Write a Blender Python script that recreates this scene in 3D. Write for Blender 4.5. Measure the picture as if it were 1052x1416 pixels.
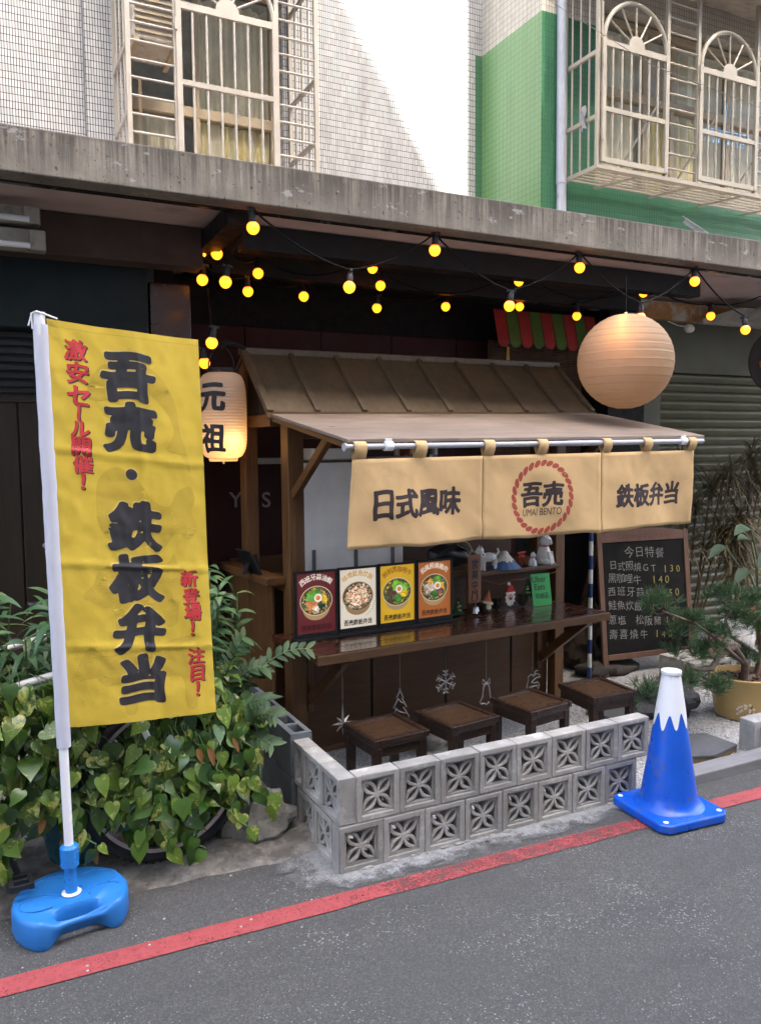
import bpy, bmesh, math, random
import numpy as np
from mathutils import Vector, Matrix, noise as mnoise

for o in list(bpy.data.objects): bpy.data.objects.remove(o)
scene = bpy.context.scene
COL = scene.collection
R = math.radians
PI = math.pi

# ------------------------------------------------------------------ camera, sky, sun, exposure
F, EYE = 1120.0, 1.65
YAW, PITCH, ROLL = R(26.62), R(4.52), R(-0.47)
c_f = Vector((math.sin(YAW)*math.cos(PITCH), math.cos(YAW)*math.cos(PITCH), -math.sin(PITCH)))
_r = Vector((math.cos(YAW), -math.sin(YAW), 0)); _u = _r.cross(c_f)
c_r = _r*math.cos(ROLL)+_u*math.sin(ROLL); c_u = -_r*math.sin(ROLL)+_u*math.cos(ROLL)
CAM = Vector((0, 0, EYE))
cam = bpy.data.cameras.new('camera'); cam.sensor_fit = 'VERTICAL'; cam.sensor_height = 24
cam.lens = F/1416*24; cam.clip_start = 0.05; cam.clip_end = 500
camo = bpy.data.objects.new('camera', cam); COL.objects.link(camo); scene.camera = camo
camo.matrix_world = Matrix(((c_r.x, c_u.x, -c_f.x, CAM.x), (c_r.y, c_u.y, -c_f.y, CAM.y), (c_r.z, c_u.z, -c_f.z, CAM.z), (0, 0, 0, 1)))

SUN_EL = 46.0
to_sun = Vector((0.167, -1.0, math.tan(R(SUN_EL))*1.014)).normalized()
world = bpy.data.worlds.new('World'); scene.world = world; world.use_nodes = True
nt = world.node_tree
bg = nt.nodes['Background']; sky = nt.nodes.new('ShaderNodeTexSky'); sky.sky_type = 'NISHITA'
sky.sun_disc = False; sky.sun_elevation = math.asin(to_sun.z); sky.sun_rotation = math.atan2(to_sun.x, to_sun.y)
sky.air_density = 0.75; sky.dust_density = 7.0; sky.ozone_density = 0.4
nt.links.new(sky.outputs[0], bg.inputs[0]); bg.inputs[1].default_value = 0.15
sl = bpy.data.lights.new('sun', 'SUN'); sl.energy = 2.6; sl.angle = R(0.4); sl.color = (1.0, 0.965, 0.91)
so = bpy.data.objects.new('sun', sl); COL.objects.link(so)
so.rotation_euler = (-to_sun).to_track_quat('-Z', 'Y').to_euler(); so.location = (2, -2, 14)
scene.view_settings.view_transform = 'Standard'; scene.view_settings.look = 'None'
scene.view_settings.exposure = 3.75; scene.view_settings.gamma = 1.0
try:
    scene.cycles.max_bounces = 8; scene.cycles.diffuse_bounces = 4; scene.cycles.glossy_bounces = 4
    scene.cycles.transmission_bounces = 6; scene.cycles.transparent_max_bounces = 12
    scene.cycles.use_denoising = True; scene.cycles.sample_clamp_indirect = 6
except Exception: pass

# ------------------------------------------------------------------ geometry helpers
def ray(x, y): return c_f + c_r*((x-526)/F) - c_u*((y-708)/F)
def at_y(x, y, Y):
    d = ray(x, y); return CAM + d*(Y/d.y)
def at_z(x, y, Z):
    d = ray(x, y); return CAM + d*((Z-EYE)/d.z)

class MB:
    def __init__(s): s.v = []; s.f = []; s.c = []
    def add(s, vs, fs, col=None):
        b = len(s.v); s.v += [tuple(v) for v in vs]; s.f += [tuple(i+b for i in f) for f in fs]; s.c += [col]*len(fs); return s
    def box(s, x0, x1, y0, y1, z0, z1, M=None, col=None):
        vs = [Vector((x, y, z)) for x in (x0, x1) for y in (y0, y1) for z in (z0, z1)]
        if M: vs = [M @ v for v in vs]
        return s.add(vs, [(0,1,3,2),(4,6,7,5),(0,4,5,1),(2,3,7,6),(0,2,6,4),(1,5,7,3)], col)
    def bar(s, p0, p1, w, h, up=(0,0,1), col=None):
        p0, p1 = Vector(p0), Vector(p1); d = (p1-p0).normalized(); up = Vector(up)
        if abs(d.dot(up)) > .98: up = Vector((0,1,0))
        a = d.cross(up).normalized(); b = a.cross(d)
        vs = []
        for p in (p0, p1):
            for sa, sb in ((-1,-1),(1,-1),(1,1),(-1,1)): vs.append(p+a*(w/2*sa)+b*(h/2*sb))
        return s.add(vs, [(0,1,2,3),(7,6,5,4),(0,4,5,1),(1,5,6,2),(2,6,7,3),(3,7,4,0)], col)
    def tube(s, pts, r, n=8, cap=True, col=None):
        pts = [Vector(p) for p in pts]; m = len(pts)
        rs = r if isinstance(r, (list, tuple)) else [r]*m
        vs = []; pa = None
        for i, p in enumerate(pts):
            d = (pts[min(i+1, m-1)]-pts[max(i-1, 0)]); d = d.normalized() if d.length > 1e-9 else Vector((0,0,1))
            if pa is None:
                ref = Vector((0,0,1)) if abs(d.z) < .9 else Vector((1,0,0)); pa = d.cross(ref).normalized()
            else:
                pa = (pa-d*pa.dot(d)).normalized()
            pb = d.cross(pa)
            for k in range(n):
                t = 2*PI*k/n; vs.append(p+(pa*math.cos(t)+pb*math.sin(t))*rs[i])
        fs = [(i*n+k, i*n+(k+1) % n, (i+1)*n+(k+1) % n, (i+1)*n+k) for i in range(m-1) for k in range(n)]
        if cap: fs += [tuple(reversed(range(n))), tuple(range((m-1)*n, m*n))]
        return s.add(vs, fs, col)
    def lathe(s, prof, n=24, M=None, col=None, cap=True):
        vs = []; m = len(prof)
        for r, z in prof:
            for k in range(n):
                t = 2*PI*k/n; vs.append(Vector((r*math.cos(t), r*math.sin(t), z)))
        if M: vs = [M @ v for v in vs]
        fs = [(i*n+k, i*n+(k+1) % n, (i+1)*n+(k+1) % n, (i+1)*n+k) for i in range(m-1) for k in range(n)]
        if cap: fs += [tuple(reversed(range(n))), tuple(range((m-1)*n, m*n))]
        return s.add(vs, fs, col)
    def prism(s, poly, h0, h1, M=None, col=None):
        n = len(poly); vs = [Vector((x, y, h0)) for x, y in poly]+[Vector((x, y, h1)) for x, y in poly]
        if M: vs = [M @ v for v in vs]
        return s.add(vs, [tuple(reversed(range(n))), tuple(range(n, 2*n))]+[(i, (i+1) % n, n+(i+1) % n, n+i) for i in range(n)], col)
    def poly(s, pts, col=None): return s.add(pts, [tuple(range(len(pts)))], col)
    def ball(s, c, r, nu=16, nv=10, sc=(1,1,1), M=None, col=None, jit=0, seed=0):
        vs = []; c = Vector(c); rr = random.Random(seed)
        for j in range(nv+1):
            p = PI*j/nv
            for i in range(nu):
                t = 2*PI*i/nu; v = Vector((math.sin(p)*math.cos(t)*sc[0], math.sin(p)*math.sin(t)*sc[1], math.cos(p)*sc[2]))*r
                if jit: v *= 1+jit*mnoise.noise(v*(2.2/r)+Vector((seed*7.1, 0, 0)))
                if M: v = M @ v
                vs.append(c+v)
        fs = [(j*nu+i, (j+1)*nu+i, (j+1)*nu+(i+1) % nu, j*nu+(i+1) % nu) for j in range(nv) for i in range(nu)]
        return s.add(vs, fs, col)
    def build(s, name, mat, parent=None, smooth=None, bevel=0, label=None, seg=2):
        me = bpy.data.meshes.new(name); me.from_pydata(s.v, [], s.f)
        if any(c is not None for c in s.c):
            at = me.color_attributes.new('Col', 'FLOAT_COLOR', 'CORNER')
            data = []
            for f, c in zip(s.f, s.c):
                c = c or (1, 1, 1); data += [float(c[0]), float(c[1]), float(c[2]), 1.0]*len(f)
            at.data.foreach_set('color', np.array(data, dtype=np.float32))
        bm = bmesh.new(); bm.from_mesh(me); bmesh.ops.remove_doubles(bm, verts=bm.verts, dist=1e-6)
        bmesh.ops.recalc_face_normals(bm, faces=bm.faces); bm.to_mesh(me); bm.free()
        if smooth:
            me.polygons.foreach_set('use_smooth', [True]*len(me.polygons)); me.set_sharp_from_angle(angle=R(smooth))
        me.materials.append(mat)
        o = bpy.data.objects.new(name, me); COL.objects.link(o)
        if parent: o.parent = parent
        if bevel:
            b = o.modifiers.new('bevel', 'BEVEL'); b.width = bevel; b.segments = seg; b.limit_method = 'ANGLE'; b.angle_limit = R(40)
        if label: o['label'] = label
        return o

def thing(name, label, cat, loc=(0,0,0), rz=0, group=None, rot=None):
    o = bpy.data.objects.new(name, None); COL.objects.link(o); o.empty_display_size = .1
    o.location = loc; o.rotation_euler = rot or (0, 0, rz)
    return tag(o, label, cat, group)
def tag(o, label, cat, group=None):
    o['label'] = label; o['category'] = cat
    if group: o['group'] = group
    return o
def struct(o, kind='structure'):
    o['kind'] = kind; return o
def copy_tree(o, parent=None):
    c = o.copy(); COL.objects.link(c)
    if parent: c.parent = parent
    for ch in list(o.children): copy_tree(ch, c)
    return c
def frame_M(origin, ex, ez):
    ex = Vector(ex).normalized(); ez = Vector(ez).normalized(); ey = ez.cross(ex)
    return Matrix(((ex.x, ey.x, ez.x, origin[0]), (ex.y, ey.y, ez.y, origin[1]), (ex.z, ey.z, ez.z, origin[2]), (0,0,0,1)))

# ------------------------------------------------------------------ writing: glyph outlines rebuilt on a fine grid
_gc = {}
def raw_text(body, size=1.0, offset=0.0):
    cu = bpy.data.curves.new('txt', 'FONT'); cu.body = body; cu.size = size; cu.offset = offset; cu.resolution_u = 4
    ob = bpy.data.objects.new('txt', cu); COL.objects.link(ob)
    dg = bpy.context.evaluated_depsgraph_get(); dg.update()
    me = bpy.data.meshes.new_from_object(ob.evaluated_get(dg))
    me.calc_loop_triangles()
    v = np.array([tuple(x.co)[:2] for x in me.vertices]) if len(me.vertices) else np.zeros((0, 2))
    t = np.array([tuple(x.vertices) for x in me.loop_triangles], dtype=int) if len(me.loop_triangles) else np.zeros((0, 3), int)
    bpy.data.objects.remove(ob); bpy.data.curves.remove(cu); bpy.data.meshes.remove(me)
    return v, t
def glyph(ch, res=60, bold=.03, flare=0.0, blur=2):
    """one character, thickened and softened; returns 2-D verts in an em square about 0 and faces"""
    key = (ch, res, bold, flare, blur)
    if key in _gc: return _gc[key]
    v, t = raw_text(ch)
    if not len(t): _gc[key] = ([], []); return _gc[key]
    v = v-(v.min(0)+v.max(0))/2
    ext = max(np.ptp(v[:, 0]), np.ptp(v[:, 1]))
    if ext > .6: v = v/ext*.94
    L = .62; cell = 2*L/(res-1); g = np.zeros((res, res)); SS = 2; n2 = res*SS; c2 = 2*L/n2
    big = np.zeros((n2, n2), bool)
    for a, b, c in t:
        p = (v[[a, b, c]]+L)/c2-.5
        lo = np.maximum(np.floor(p.min(0)).astype(int), 0); hi = np.minimum(np.ceil(p.max(0)).astype(int)+1, n2)
        if (hi <= lo).any(): continue
        X, Y = np.meshgrid(np.arange(lo[0], hi[0]), np.arange(lo[1], hi[1]), indexing='ij')
        (x0, y0), (x1, y1), (x2, y2) = p
        d = (y1-y2)*(x0-x2)+(x2-x1)*(y0-y2)
        if abs(d) < 1e-12: continue
        l0 = ((y1-y2)*(X-x2)+(x2-x1)*(Y-y2))/d; l1 = ((y2-y0)*(X-x2)+(x0-x2)*(Y-y2))/d
        big[lo[0]:hi[0], lo[1]:hi[1]] |= (l0 >= -.02) & (l1 >= -.02) & (l0+l1 <= 1.02)
    rb = bold/c2; k = int(math.ceil(rb)); out = big.copy()
    for dx in range(-k, k+1):
        for dy in range(-k, k+1):
            if (dx*dx+dy*dy*1.5) <= rb*rb: out |= np.roll(np.roll(big, dx, 0), dy, 1)
    f = out.astype(float)
    for _ in range(blur):
        f = (np.roll(f, 1, 0)+2*f+np.roll(f, -1, 0))/4; f = (np.roll(f, 1, 1)+2*f+np.roll(f, -1, 1))/4
    g = f.reshape(res, SS, res, SS).mean((1, 3))
    pos = (np.arange(res)+.5)*(2*L/res)-L
    verts = []; idx = {}; faces = []; th = .5
    def vid(key, x, y):
        if key not in idx: idx[key] = len(verts); verts.append((x, y))
        return idx[key]
    for i in range(res-1):
        for j in range(res-1):
            q = (g[i, j], g[i+1, j], g[i+1, j+1], g[i, j+1])
            if max(q) < th: continue
            cs = ((i, j), (i+1, j), (i+1, j+1), (i, j+1)); poly = []
            for e in range(4):
                a, b = cs[e], cs[(e+1) % 4]; qa, qb = q[e], q[(e+1) % 4]
                if qa >= th: poly.append(vid(('c',)+a, pos[a[0]], pos[a[1]]))
                if (qa >= th) != (qb >= th):
                    s = (th-qa)/(qb-qa); kk = ('e',)+(min(a, b), max(a, b))
                    poly.append(vid(kk, pos[a[0]]+s*(pos[b[0]]-pos[a[0]]), pos[a[1]]+s*(pos[b[1]]-pos[a[1]])))
            if len(poly) > 2: faces.append(tuple(poly))
    vv = []
    for x, y in verts:                     # brush-like flare: strokes swell to the lower right, lean a little
        vv.append((x+flare*y*.35+flare*.10*math.sin(y*9), y+flare*.14*math.sin(x*7+1)))
    _gc[key] = (vv, faces); return _gc[key]
def put_glyph(mb, ch, cx, cy, w, h, fn, off=.0012, rot=0, col=None, **kw):
    vv, ff = glyph(ch, **kw); c, s = math.cos(rot), math.sin(rot)
    mb.add([fn(cx+w*(x*c-y*s), cy+h*(x*s+y*c), off) for x, y in vv], ff, col)
def put_text(mb, body, cx, cy, size, fn, off=.0012, rot=0, col=None, offset=0.0, sx=1, width=None):
    v, t = raw_text(body, 1.0, offset)
    if not len(t): return
    v = v-(v.min(0)+v.max(0))/2
    if width: sx = width/(np.ptp(v[:, 0])*size)
    c, s = math.cos(rot), math.sin(rot)
    mb.add([fn(cx+size*(sx*x*c-y*s), cy+size*(sx*x*s+y*c), off) for x, y in v], [tuple(int(i) for i in a) for a in t], col)

# ------------------------------------------------------------------ materials
def new_mat(name):
    m = bpy.data.materials.new(name); m.use_nodes = True
    return m, m.node_tree, m.node_tree.nodes['Principled BSDF']
def nd(nt, t, **kw):
    n = nt.nodes.new(t)
    for k, v in kw.items():
        if k in n.inputs.keys() if hasattr(n.inputs, 'keys') else False: n.inputs[k].default_value = v
        else: setattr(n, k, v)
    return n
def c4(c): return (c[0], c[1], c[2], 1)
def coords(nt, scale=(1,1,1), kind='Object', rot=(0,0,0)):
    tc = nt.nodes.new('ShaderNodeTexCoord'); mp = nt.nodes.new('ShaderNodeMapping')
    mp.inputs['Scale'].default_value = scale; mp.inputs['Rotation'].default_value = rot
    nt.links.new(tc.outputs[kind], mp.inputs[0]); return mp.outputs[0]
def noise_tex(nt, vec, scale, detail=4, rough=.6, dist=0):
    n = nt.nodes.new('ShaderNodeTexNoise'); n.inputs['Scale'].default_value = scale; n.inputs['Detail'].default_value = detail
    n.inputs['Roughness'].default_value = rough; n.inputs['Distortion'].default_value = dist
    nt.links.new(vec, n.inputs['Vector']); return n.outputs[0]
def ramp(nt, fac, stops):
    r = nt.nodes.new('ShaderNodeValToRGB'); e = r.color_ramp.elements
    while len(e) < len(stops): e.new(.5)
    for i, (p, c) in enumerate(stops):
        e[i].position = p; e[i].color = c4(c) if not isinstance(c, (int, float)) else (c, c, c, 1)
    nt.links.new(fac, r.inputs[0]); return r.outputs[0]
def mixc(nt, fac, a, b, mode='MIX'):
    m = nt.nodes.new('ShaderNodeMix'); m.data_type = 'RGBA'; m.blend_type = mode
    for s, val in ((0, fac), (6, a), (7, b)):
        if hasattr(val, 'is_linked') or hasattr(val, 'links'): nt.links.new(val, m.inputs[s])
        elif isinstance(val, (int, float)): m.inputs[s].default_value = val if s == 0 else (val, val, val, 1)
        else: m.inputs[s].default_value = c4(val)
    return m.outputs[2]
def mathn(nt, op, a, b=None):
    m = nt.nodes.new('ShaderNodeMath'); m.operation = op
    for i, val in enumerate((a, b)):
        if val is None: continue
        if isinstance(val, (int, float)): m.inputs[i].default_value = val
        else: nt.links.new(val, m.inputs[i])
    return m.outputs[0]
def bump(nt, p, h, strength=.3, dist=.01):
    b = nt.nodes.new('ShaderNodeBump'); b.inputs['Strength'].default_value = strength; b.inputs['Distance'].default_value = dist
    nt.links.new(h, b.inputs['Height']); nt.links.new(b.outputs[0], p.inputs['Normal'])
def simple(name, col, rough=.6, metal=0, var=.25, scale=8, bmp=.1, bscale=60, spec=.5, dirt=None):
    m, nt, p = new_mat(name); v = coords(nt)
    n = noise_tex(nt, v, scale, 5, .65)
    lo = [max(0, c*(1-var)) for c in col]; hi = [min(1, c*(1+var)) for c in col]
    c = ramp(nt, n, [(.3, lo), (.7, hi)])
    if dirt:
        d = noise_tex(nt, v, dirt[1], 6, .7); c = mixc(nt, ramp(nt, d, [(dirt[2], 0), (dirt[3], 1)]), c, dirt[0])
    nt.links.new(c, p.inputs['Base Color']); p.inputs['Metallic'].default_value = metal
    r = ramp(nt, noise_tex(nt, v, scale*2.3, 4), [(.3, max(0, rough-.1)), (.7, min(1, rough+.1))]); nt.links.new(r, p.inputs['Roughness'])
    p.inputs['Specular IOR Level'].default_value = spec
    if bmp: bump(nt, p, noise_tex(nt, v, bscale, 4), bmp, .004)
    return m
def wood(name, dark, light, axis='x', rough=.45, scale=1.0, coat=0, plank=0):
    m, nt, p = new_mat(name)
    s = {'x': (1.2, 14, 14), 'y': (14, 1.2, 14), 'z': (14, 14, 1.2)}[axis]
    v = coords(nt, tuple(a*scale for a in s))
    n1 = noise_tex(nt, v, 2.2, 6, .65, .8); n2 = noise_tex(nt, v, 9, 5, .7, .2)
    n3 = noise_tex(nt, coords(nt), 2.5*scale, 3)
    f = mathn(nt, 'ADD', mathn(nt, 'MULTIPLY', n1, .6), mathn(nt, 'MULTIPLY', n2, .4))
    c = ramp(nt, f, [(.33, dark), (.52, [(a+b)/2 for a, b in zip(dark, light)]), (.68, light)])
    c = mixc(nt, ramp(nt, n3, [(.35, .0), (.7, .45)]), c, [a*.55 for a in dark])
    nt.links.new(c, p.inputs['Base Color'])
    nt.links.new(ramp(nt, n2, [(.3, rough-.1), (.7, rough+.15)]), p.inputs['Roughness'])
    p.inputs['Coat Weight'].default_value = coat; p.inputs['Coat Roughness'].default_value = .12
    bump(nt, p, n2, .25, .002)
    return m
def tile(name, a, b, grout, plane='xz', tw=.017, th=.045, mort=.0022, rough=.25, paint=None):
    m, nt, p = new_mat(name); tc = nt.nodes.new('ShaderNodeTexCoord')
    sp = nt.nodes.new('ShaderNodeSeparateXYZ'); nt.links.new(tc.outputs['Object'], sp.inputs[0])
    cb = nt.nodes.new('ShaderNodeCombineXYZ')
    nt.links.new(sp.outputs[{'x': 0, 'y': 1}[plane[0]]], cb.inputs[0]); nt.links.new(sp.outputs[2], cb.inputs[1])
    br = nt.nodes.new('ShaderNodeTexBrick'); nt.links.new(cb.outputs[0], br.inputs['Vector']); br.offset = 0; br.squash = 1
    br.inputs['Scale'].default_value = 1; br.inputs['Brick Width'].default_value = tw; br.inputs['Row Height'].default_value = th
    br.inputs['Mortar Size'].default_value = mort; br.inputs['Mortar Smooth'].default_value = .15; br.inputs['Bias'].default_value = 0
    br.inputs['Color1'].default_value = c4(a); br.inputs['Color2'].default_value = c4(b); br.inputs['Mortar'].default_value = c4(grout)
    v = coords(nt); d = noise_tex(nt, coords(nt, (3, 3, .5)), 2.5, 6, .7)
    c = mixc(nt, ramp(nt, d, [(.5, 0), (.8, .35)]), br.outputs[0], [x*.55 for x in grout])
    if paint:
        gp = noise_tex(nt, v, 30, 3); z = mathn(nt, 'ADD', sp.outputs[2], mathn(nt, 'MULTIPLY', gp, .03))
        fac = mathn(nt, 'LESS_THAN', z, paint[1])
        if len(paint) > 2: fac = mathn(nt, 'MULTIPLY', fac, mathn(nt, 'GREATER_THAN', sp.outputs[0], paint[2]))
        g = mixc(nt, br.outputs['Fac'], paint[0], [x*.62 for x in paint[0]])
        g = mixc(nt, ramp(nt, d, [(.45, 0), (.8, .5)]), g, [x*.6 for x in paint[0]])
        c = mixc(nt, fac, c, g)
    nt.links.new(c, p.inputs['Base Color']); p.inputs['Roughness'].default_value = rough
    bump(nt, p, mathn(nt, 'SUBTRACT', 1.0, br.outputs['Fac']), .6, .002)
    return m
def printed(name, rough=.55, cloth=False):
    m, nt, p = new_mat(name); a = nt.nodes.new('ShaderNodeVertexColor'); a.layer_name = 'Col'
    nt.links.new(a.outputs[0], p.inputs['Base Color']); p.inputs['Roughness'].default_value = rough
    return m
def emit(name, col, strength, base=None):
    m, nt, p = new_mat(name); p.inputs['Base Color'].default_value = c4(base or col)
    p.inputs['Emission Color'].default_value = c4(col); p.inputs['Emission Strength'].default_value = strength; p.inputs['Roughness'].default_value = .4
    return m
def cloth(name, col, rough=.8, trans=.25, weave=900, var=.08):
    m, nt, p = new_mat(name); v = coords(nt)
    n = noise_tex(nt, v, 3.5, 4); c = ramp(nt, n, [(.3, [x*(1-var) for x in col]), (.7, [min(1, x*(1+var)) for x in col])])
    nt.links.new(c, p.inputs['Base Color']); p.inputs['Roughness'].default_value = rough; p.inputs['Specular IOR Level'].default_value = .2
    h = mathn(nt, 'ADD', noise_tex(nt, v, weave, 2), mathn(nt, 'MULTIPLY', noise_tex(nt, coords(nt, (1, 1, 1)), 14, 5, .6, 1.0), 2.5))
    bump(nt, p, h, .25, .004)
    tr = nt.nodes.new('ShaderNodeBsdfTranslucent'); nt.links.new(c, tr.inputs[0]); mx = nt.nodes.new('ShaderNodeMixShader'); mx.inputs[0].default_value = trans
    out = nt.nodes['Material Output']; nt.links.new(p.outputs[0], mx.inputs[1]); nt.links.new(tr.outputs[0], mx.inputs[2]); nt.links.new(mx.outputs[0], out.inputs[0])
    return m
def glass_pane(name, tint=(.88, .90, .88), mixf=.6):
    m, nt, p = new_mat(name); out = nt.nodes['Material Output']; nt.nodes.remove(p)
    t = nt.nodes.new('ShaderNodeBsdfTransparent'); t.inputs[0].default_value = c4(tint)
    g = nt.nodes.new('ShaderNodeBsdfGlossy'); g.inputs['Roughness'].default_value = .03
    fr = nt.nodes.new('ShaderNodeFresnel'); fr.inputs[0].default_value = 1.22
    mx = nt.nodes.new('ShaderNodeMixShader'); nt.links.new(fr.outputs[0], mx.inputs[0]); nt.links.new(t.outputs[0], mx.inputs[1]); nt.links.new(g.outputs[0], mx.inputs[2])
    nt.links.new(mx.outputs[0], out.inputs[0]); return m
def leaf_mat(name, cols, splash=None, rough=.4, trans=.2, bscale=30):
    m, nt, p = new_mat(name); g = nt.nodes.new('ShaderNodeNewGeometry')
    c = ramp(nt, g.outputs['Random Per Island'], [(i/(len(cols)-1), x) for i, x in enumerate(cols)])
    v = coords(nt)
    if splash:
        n = noise_tex(nt, v, splash[1], 5, .7, .6); r2 = mathn(nt, 'MULTIPLY', g.outputs['Random Per Island'], .16)
        c = mixc(nt, ramp(nt, mathn(nt, 'ADD', n, r2), [(.66, 0), (.72, 1)]), c, splash[0])
    c = mixc(nt, ramp(nt, noise_tex(nt, v, bscale, 3), [(.35, 0), (.75, .3)]), c, [x*.6 for x in cols[0]])
    nt.links.new(c, p.inputs['Base Color']); p.inputs['Roughness'].default_value = rough
    tr = nt.nodes.new('ShaderNodeBsdfTranslucent'); nt.links.new(c, tr.inputs[0]); mx = nt.nodes.new('ShaderNodeMixShader'); mx.inputs[0].default_value = trans
    out = nt.nodes['Material Output']; nt.links.new(p.outputs[0], mx.inputs[1]); nt.links.new(tr.outputs[0], mx.inputs[2]); nt.links.new(mx.outputs[0], out.inputs[0])
    return m

# ------------------------------------------------------------------ palette
M_white_tile = tile('white mosaic tile', (.345,.355,.35), (.265,.275,.272), (.032,.031,.03), 'xz', paint=((.045,.12,.06), 4.83, 3.775))
M_white_tile_y = tile('white mosaic tile side', (.26,.26,.25), (.21,.21,.20), (.04,.037,.035), 'yz')
M_green_y_lit = tile('green mosaic tile side bounce lit', (.36,.34,.28), (.32,.30,.25), (.16,.15,.12), 'yz', tw=.05, th=.045, paint=((.11,.215,.085), 4.83))  # bounce off the sunlit wall put into the paint: lighter green than the front
M_green_x = tile('green mosaic tile front', (.36,.34,.28), (.32,.30,.25), (.16,.15,.12), 'xz', tw=.026, th=.045, paint=((.028,.11,.05), 4.83))
M_concrete_stain = None
def stained_concrete():
    m, nt, p = new_mat('stained concrete'); v = coords(nt)
    n = noise_tex(nt, v, 5, 6, .65)
    c = ramp(nt, n, [(.3, (.145,.128,.102)), (.7, (.275,.247,.198))])
    sp = nt.nodes.new('ShaderNodeSeparateXYZ'); tc = nt.nodes.new('ShaderNodeTexCoord'); nt.links.new(tc.outputs['Object'], sp.inputs[0])
    st = noise_tex(nt, coords(nt, (46, 46, 1.6)), 1, 5, .68, .25); br = noise_tex(nt, coords(nt, (2.2, 2, .3)), 1.6, 4)
    top = ramp(nt, mathn(nt, 'MULTIPLY', mathn(nt, 'SUBTRACT', sp.outputs[2], 2.752), 5.3), [(.0, .30), (.5, .75), (.9, 1.0)])
    f = ramp(nt, mathn(nt, 'ADD', mathn(nt, 'MULTIPLY', st, .65), mathn(nt, 'MULTIPLY', br, .4)), [(.42, 0), (.57, 1)])
    f = mathn(nt, 'MULTIPLY', f, top)
    c = mixc(nt, mathn(nt, 'MULTIPLY', f, .88), c, (.050,.042,.032))
    fl = noise_tex(nt, coords(nt, (1,1,.7)), 55, 3, .6); c = mixc(nt, ramp(nt, fl, [(.62, 0), (.66, .85)]), c, (.04,.034,.03))
    ch = noise_tex(nt, coords(nt, (1, 1, 2.2)), 7, 6, .75); c = mixc(nt, ramp(nt, ch, [(.62, 0), (.64, .55)]), c, (.36,.36,.34))
    ed = ramp(nt, mathn(nt, 'ADD', mathn(nt, 'SUBTRACT', sp.outputs[2], 2.90), mathn(nt, 'MULTIPLY', n, .03)), [(.03, 0), (.05, .7)])
    c = mixc(nt, ed, c, (.10,.085,.07))
    nt.links.new(c, p.inputs['Base Color']); p.inputs['Roughness'].default_value = .9
    bump(nt, p, noise_tex(nt, v, 40, 6, .7), .4, .006); return m
M_fascia = stained_concrete()
M_ceiling = simple('painted slab underside', (.46,.37,.33), .85, var=.15, scale=3, dirt=((.12,.09,.07), 2.2, .58, .75))
M_black = simple('black painted steel', (.004,.004,.004), .6, var=.4)
M_dark = simple('dark paint and deep shade', (.007,.005,.004), .8, var=.5)  # near black; on the ceiling and backings it stands in for deep shade
M_teal = simple('dark teal board', (.004,.014,.015), .65, var=.3, scale=2, dirt=((.02,.02,.015), 3, .62, .8))
M_shutdark = simple('dark shutter slats', (.006,.007,.010), .5, var=.4)
M_column = simple('brown glazed column tile', (.045,.020,.010), .22, var=.5, scale=6, bmp=.25, bscale=14)
M_redboard = simple('dark red board', (.038,.004,.0035), .7, var=.25, scale=2)
M_redsign = simple('red enamel strip', (.20,.015,.010), .5, var=.2)
M_beam = simple('dirty brown beam', (.050,.031,.022), .85, var=.4, scale=4)
M_fixture = simple('old cream enamel', (.30,.27,.22), .55, var=.25, dirt=((.07,.05,.03), 9, .55, .7))
M_shutgreen = simple('olive green shutter', (.105,.100,.050), .45, var=.2, scale=2.5)
M_panelgreen = simple('grey green panel', (.095,.095,.060), .6, var=.12, scale=2)
M_rust = simple('rusty peeling beam', (.34,.17,.06), .85, var=.35, scale=6, dirt=((.42,.38,.30), 5, .5, .6))
M_creambeam = simple('cream beam', (.30,.27,.22), .7, var=.2, scale=6)
M_cage = simple('cream painted steel bars', (.25,.225,.17), .45, var=.12, scale=5, dirt=((.26,.17,.09), 14, .62, .78))
M_cage2 = simple('pale grey painted steel bars', (.25,.23,.19), .42, var=.12, scale=5, dirt=((.26,.17,.09), 14, .64, .78))
M_winframe = simple('beige window frame', (.26,.21,.13), .5, var=.15)
M_curtain = simple('yellowish curtain', (.74,.64,.34), .85, var=.18, scale=9)
M_curtain2 = simple('grey beige blind', (.70,.65,.50), .85, var=.14, scale=5)
M_room = simple('room wall', (.34,.31,.25), .9)
M_pipe = simple('pale blue grey pipe', (.27,.29,.31), .4, var=.1, scale=5, dirt=((.20,.20,.20), 6, .6, .7))
M_steelgrey = simple('galvanised bracket', (.36,.37,.36), .4, metal=.5, var=.15)
M_pane = glass_pane('window glass')
M_hanger = simple('light blue plastic', (.16,.34,.55), .4, var=.05)
M_wire = simple('black cable', (.006,.006,.006), .75, bmp=0, spec=.2)
M_white = simple('white plastic', (.74,.74,.74), .35, var=.03, bmp=.03)
M_blueplastic = simple('moulded blue plastic', (.020,.165,.47), .38, var=.06, scale=5, bmp=.12, bscale=220)
M_bluecap = simple('bright blue plastic', (.018,.19,.52), .3, var=.04, bmp=.03)
M_coneblue = simple('glossy cone blue', (.003,.095,.55), .28, var=.06, scale=4, bmp=.04, bscale=30, dirt=((.02,.07,.36), 7, .6, .8))
M_breeze = simple('grey cast breeze block', (.285,.275,.25), .92, var=.16, scale=14, bmp=.45, bscale=140, dirt=((.44,.43,.41), 7, .54, .70))
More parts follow.
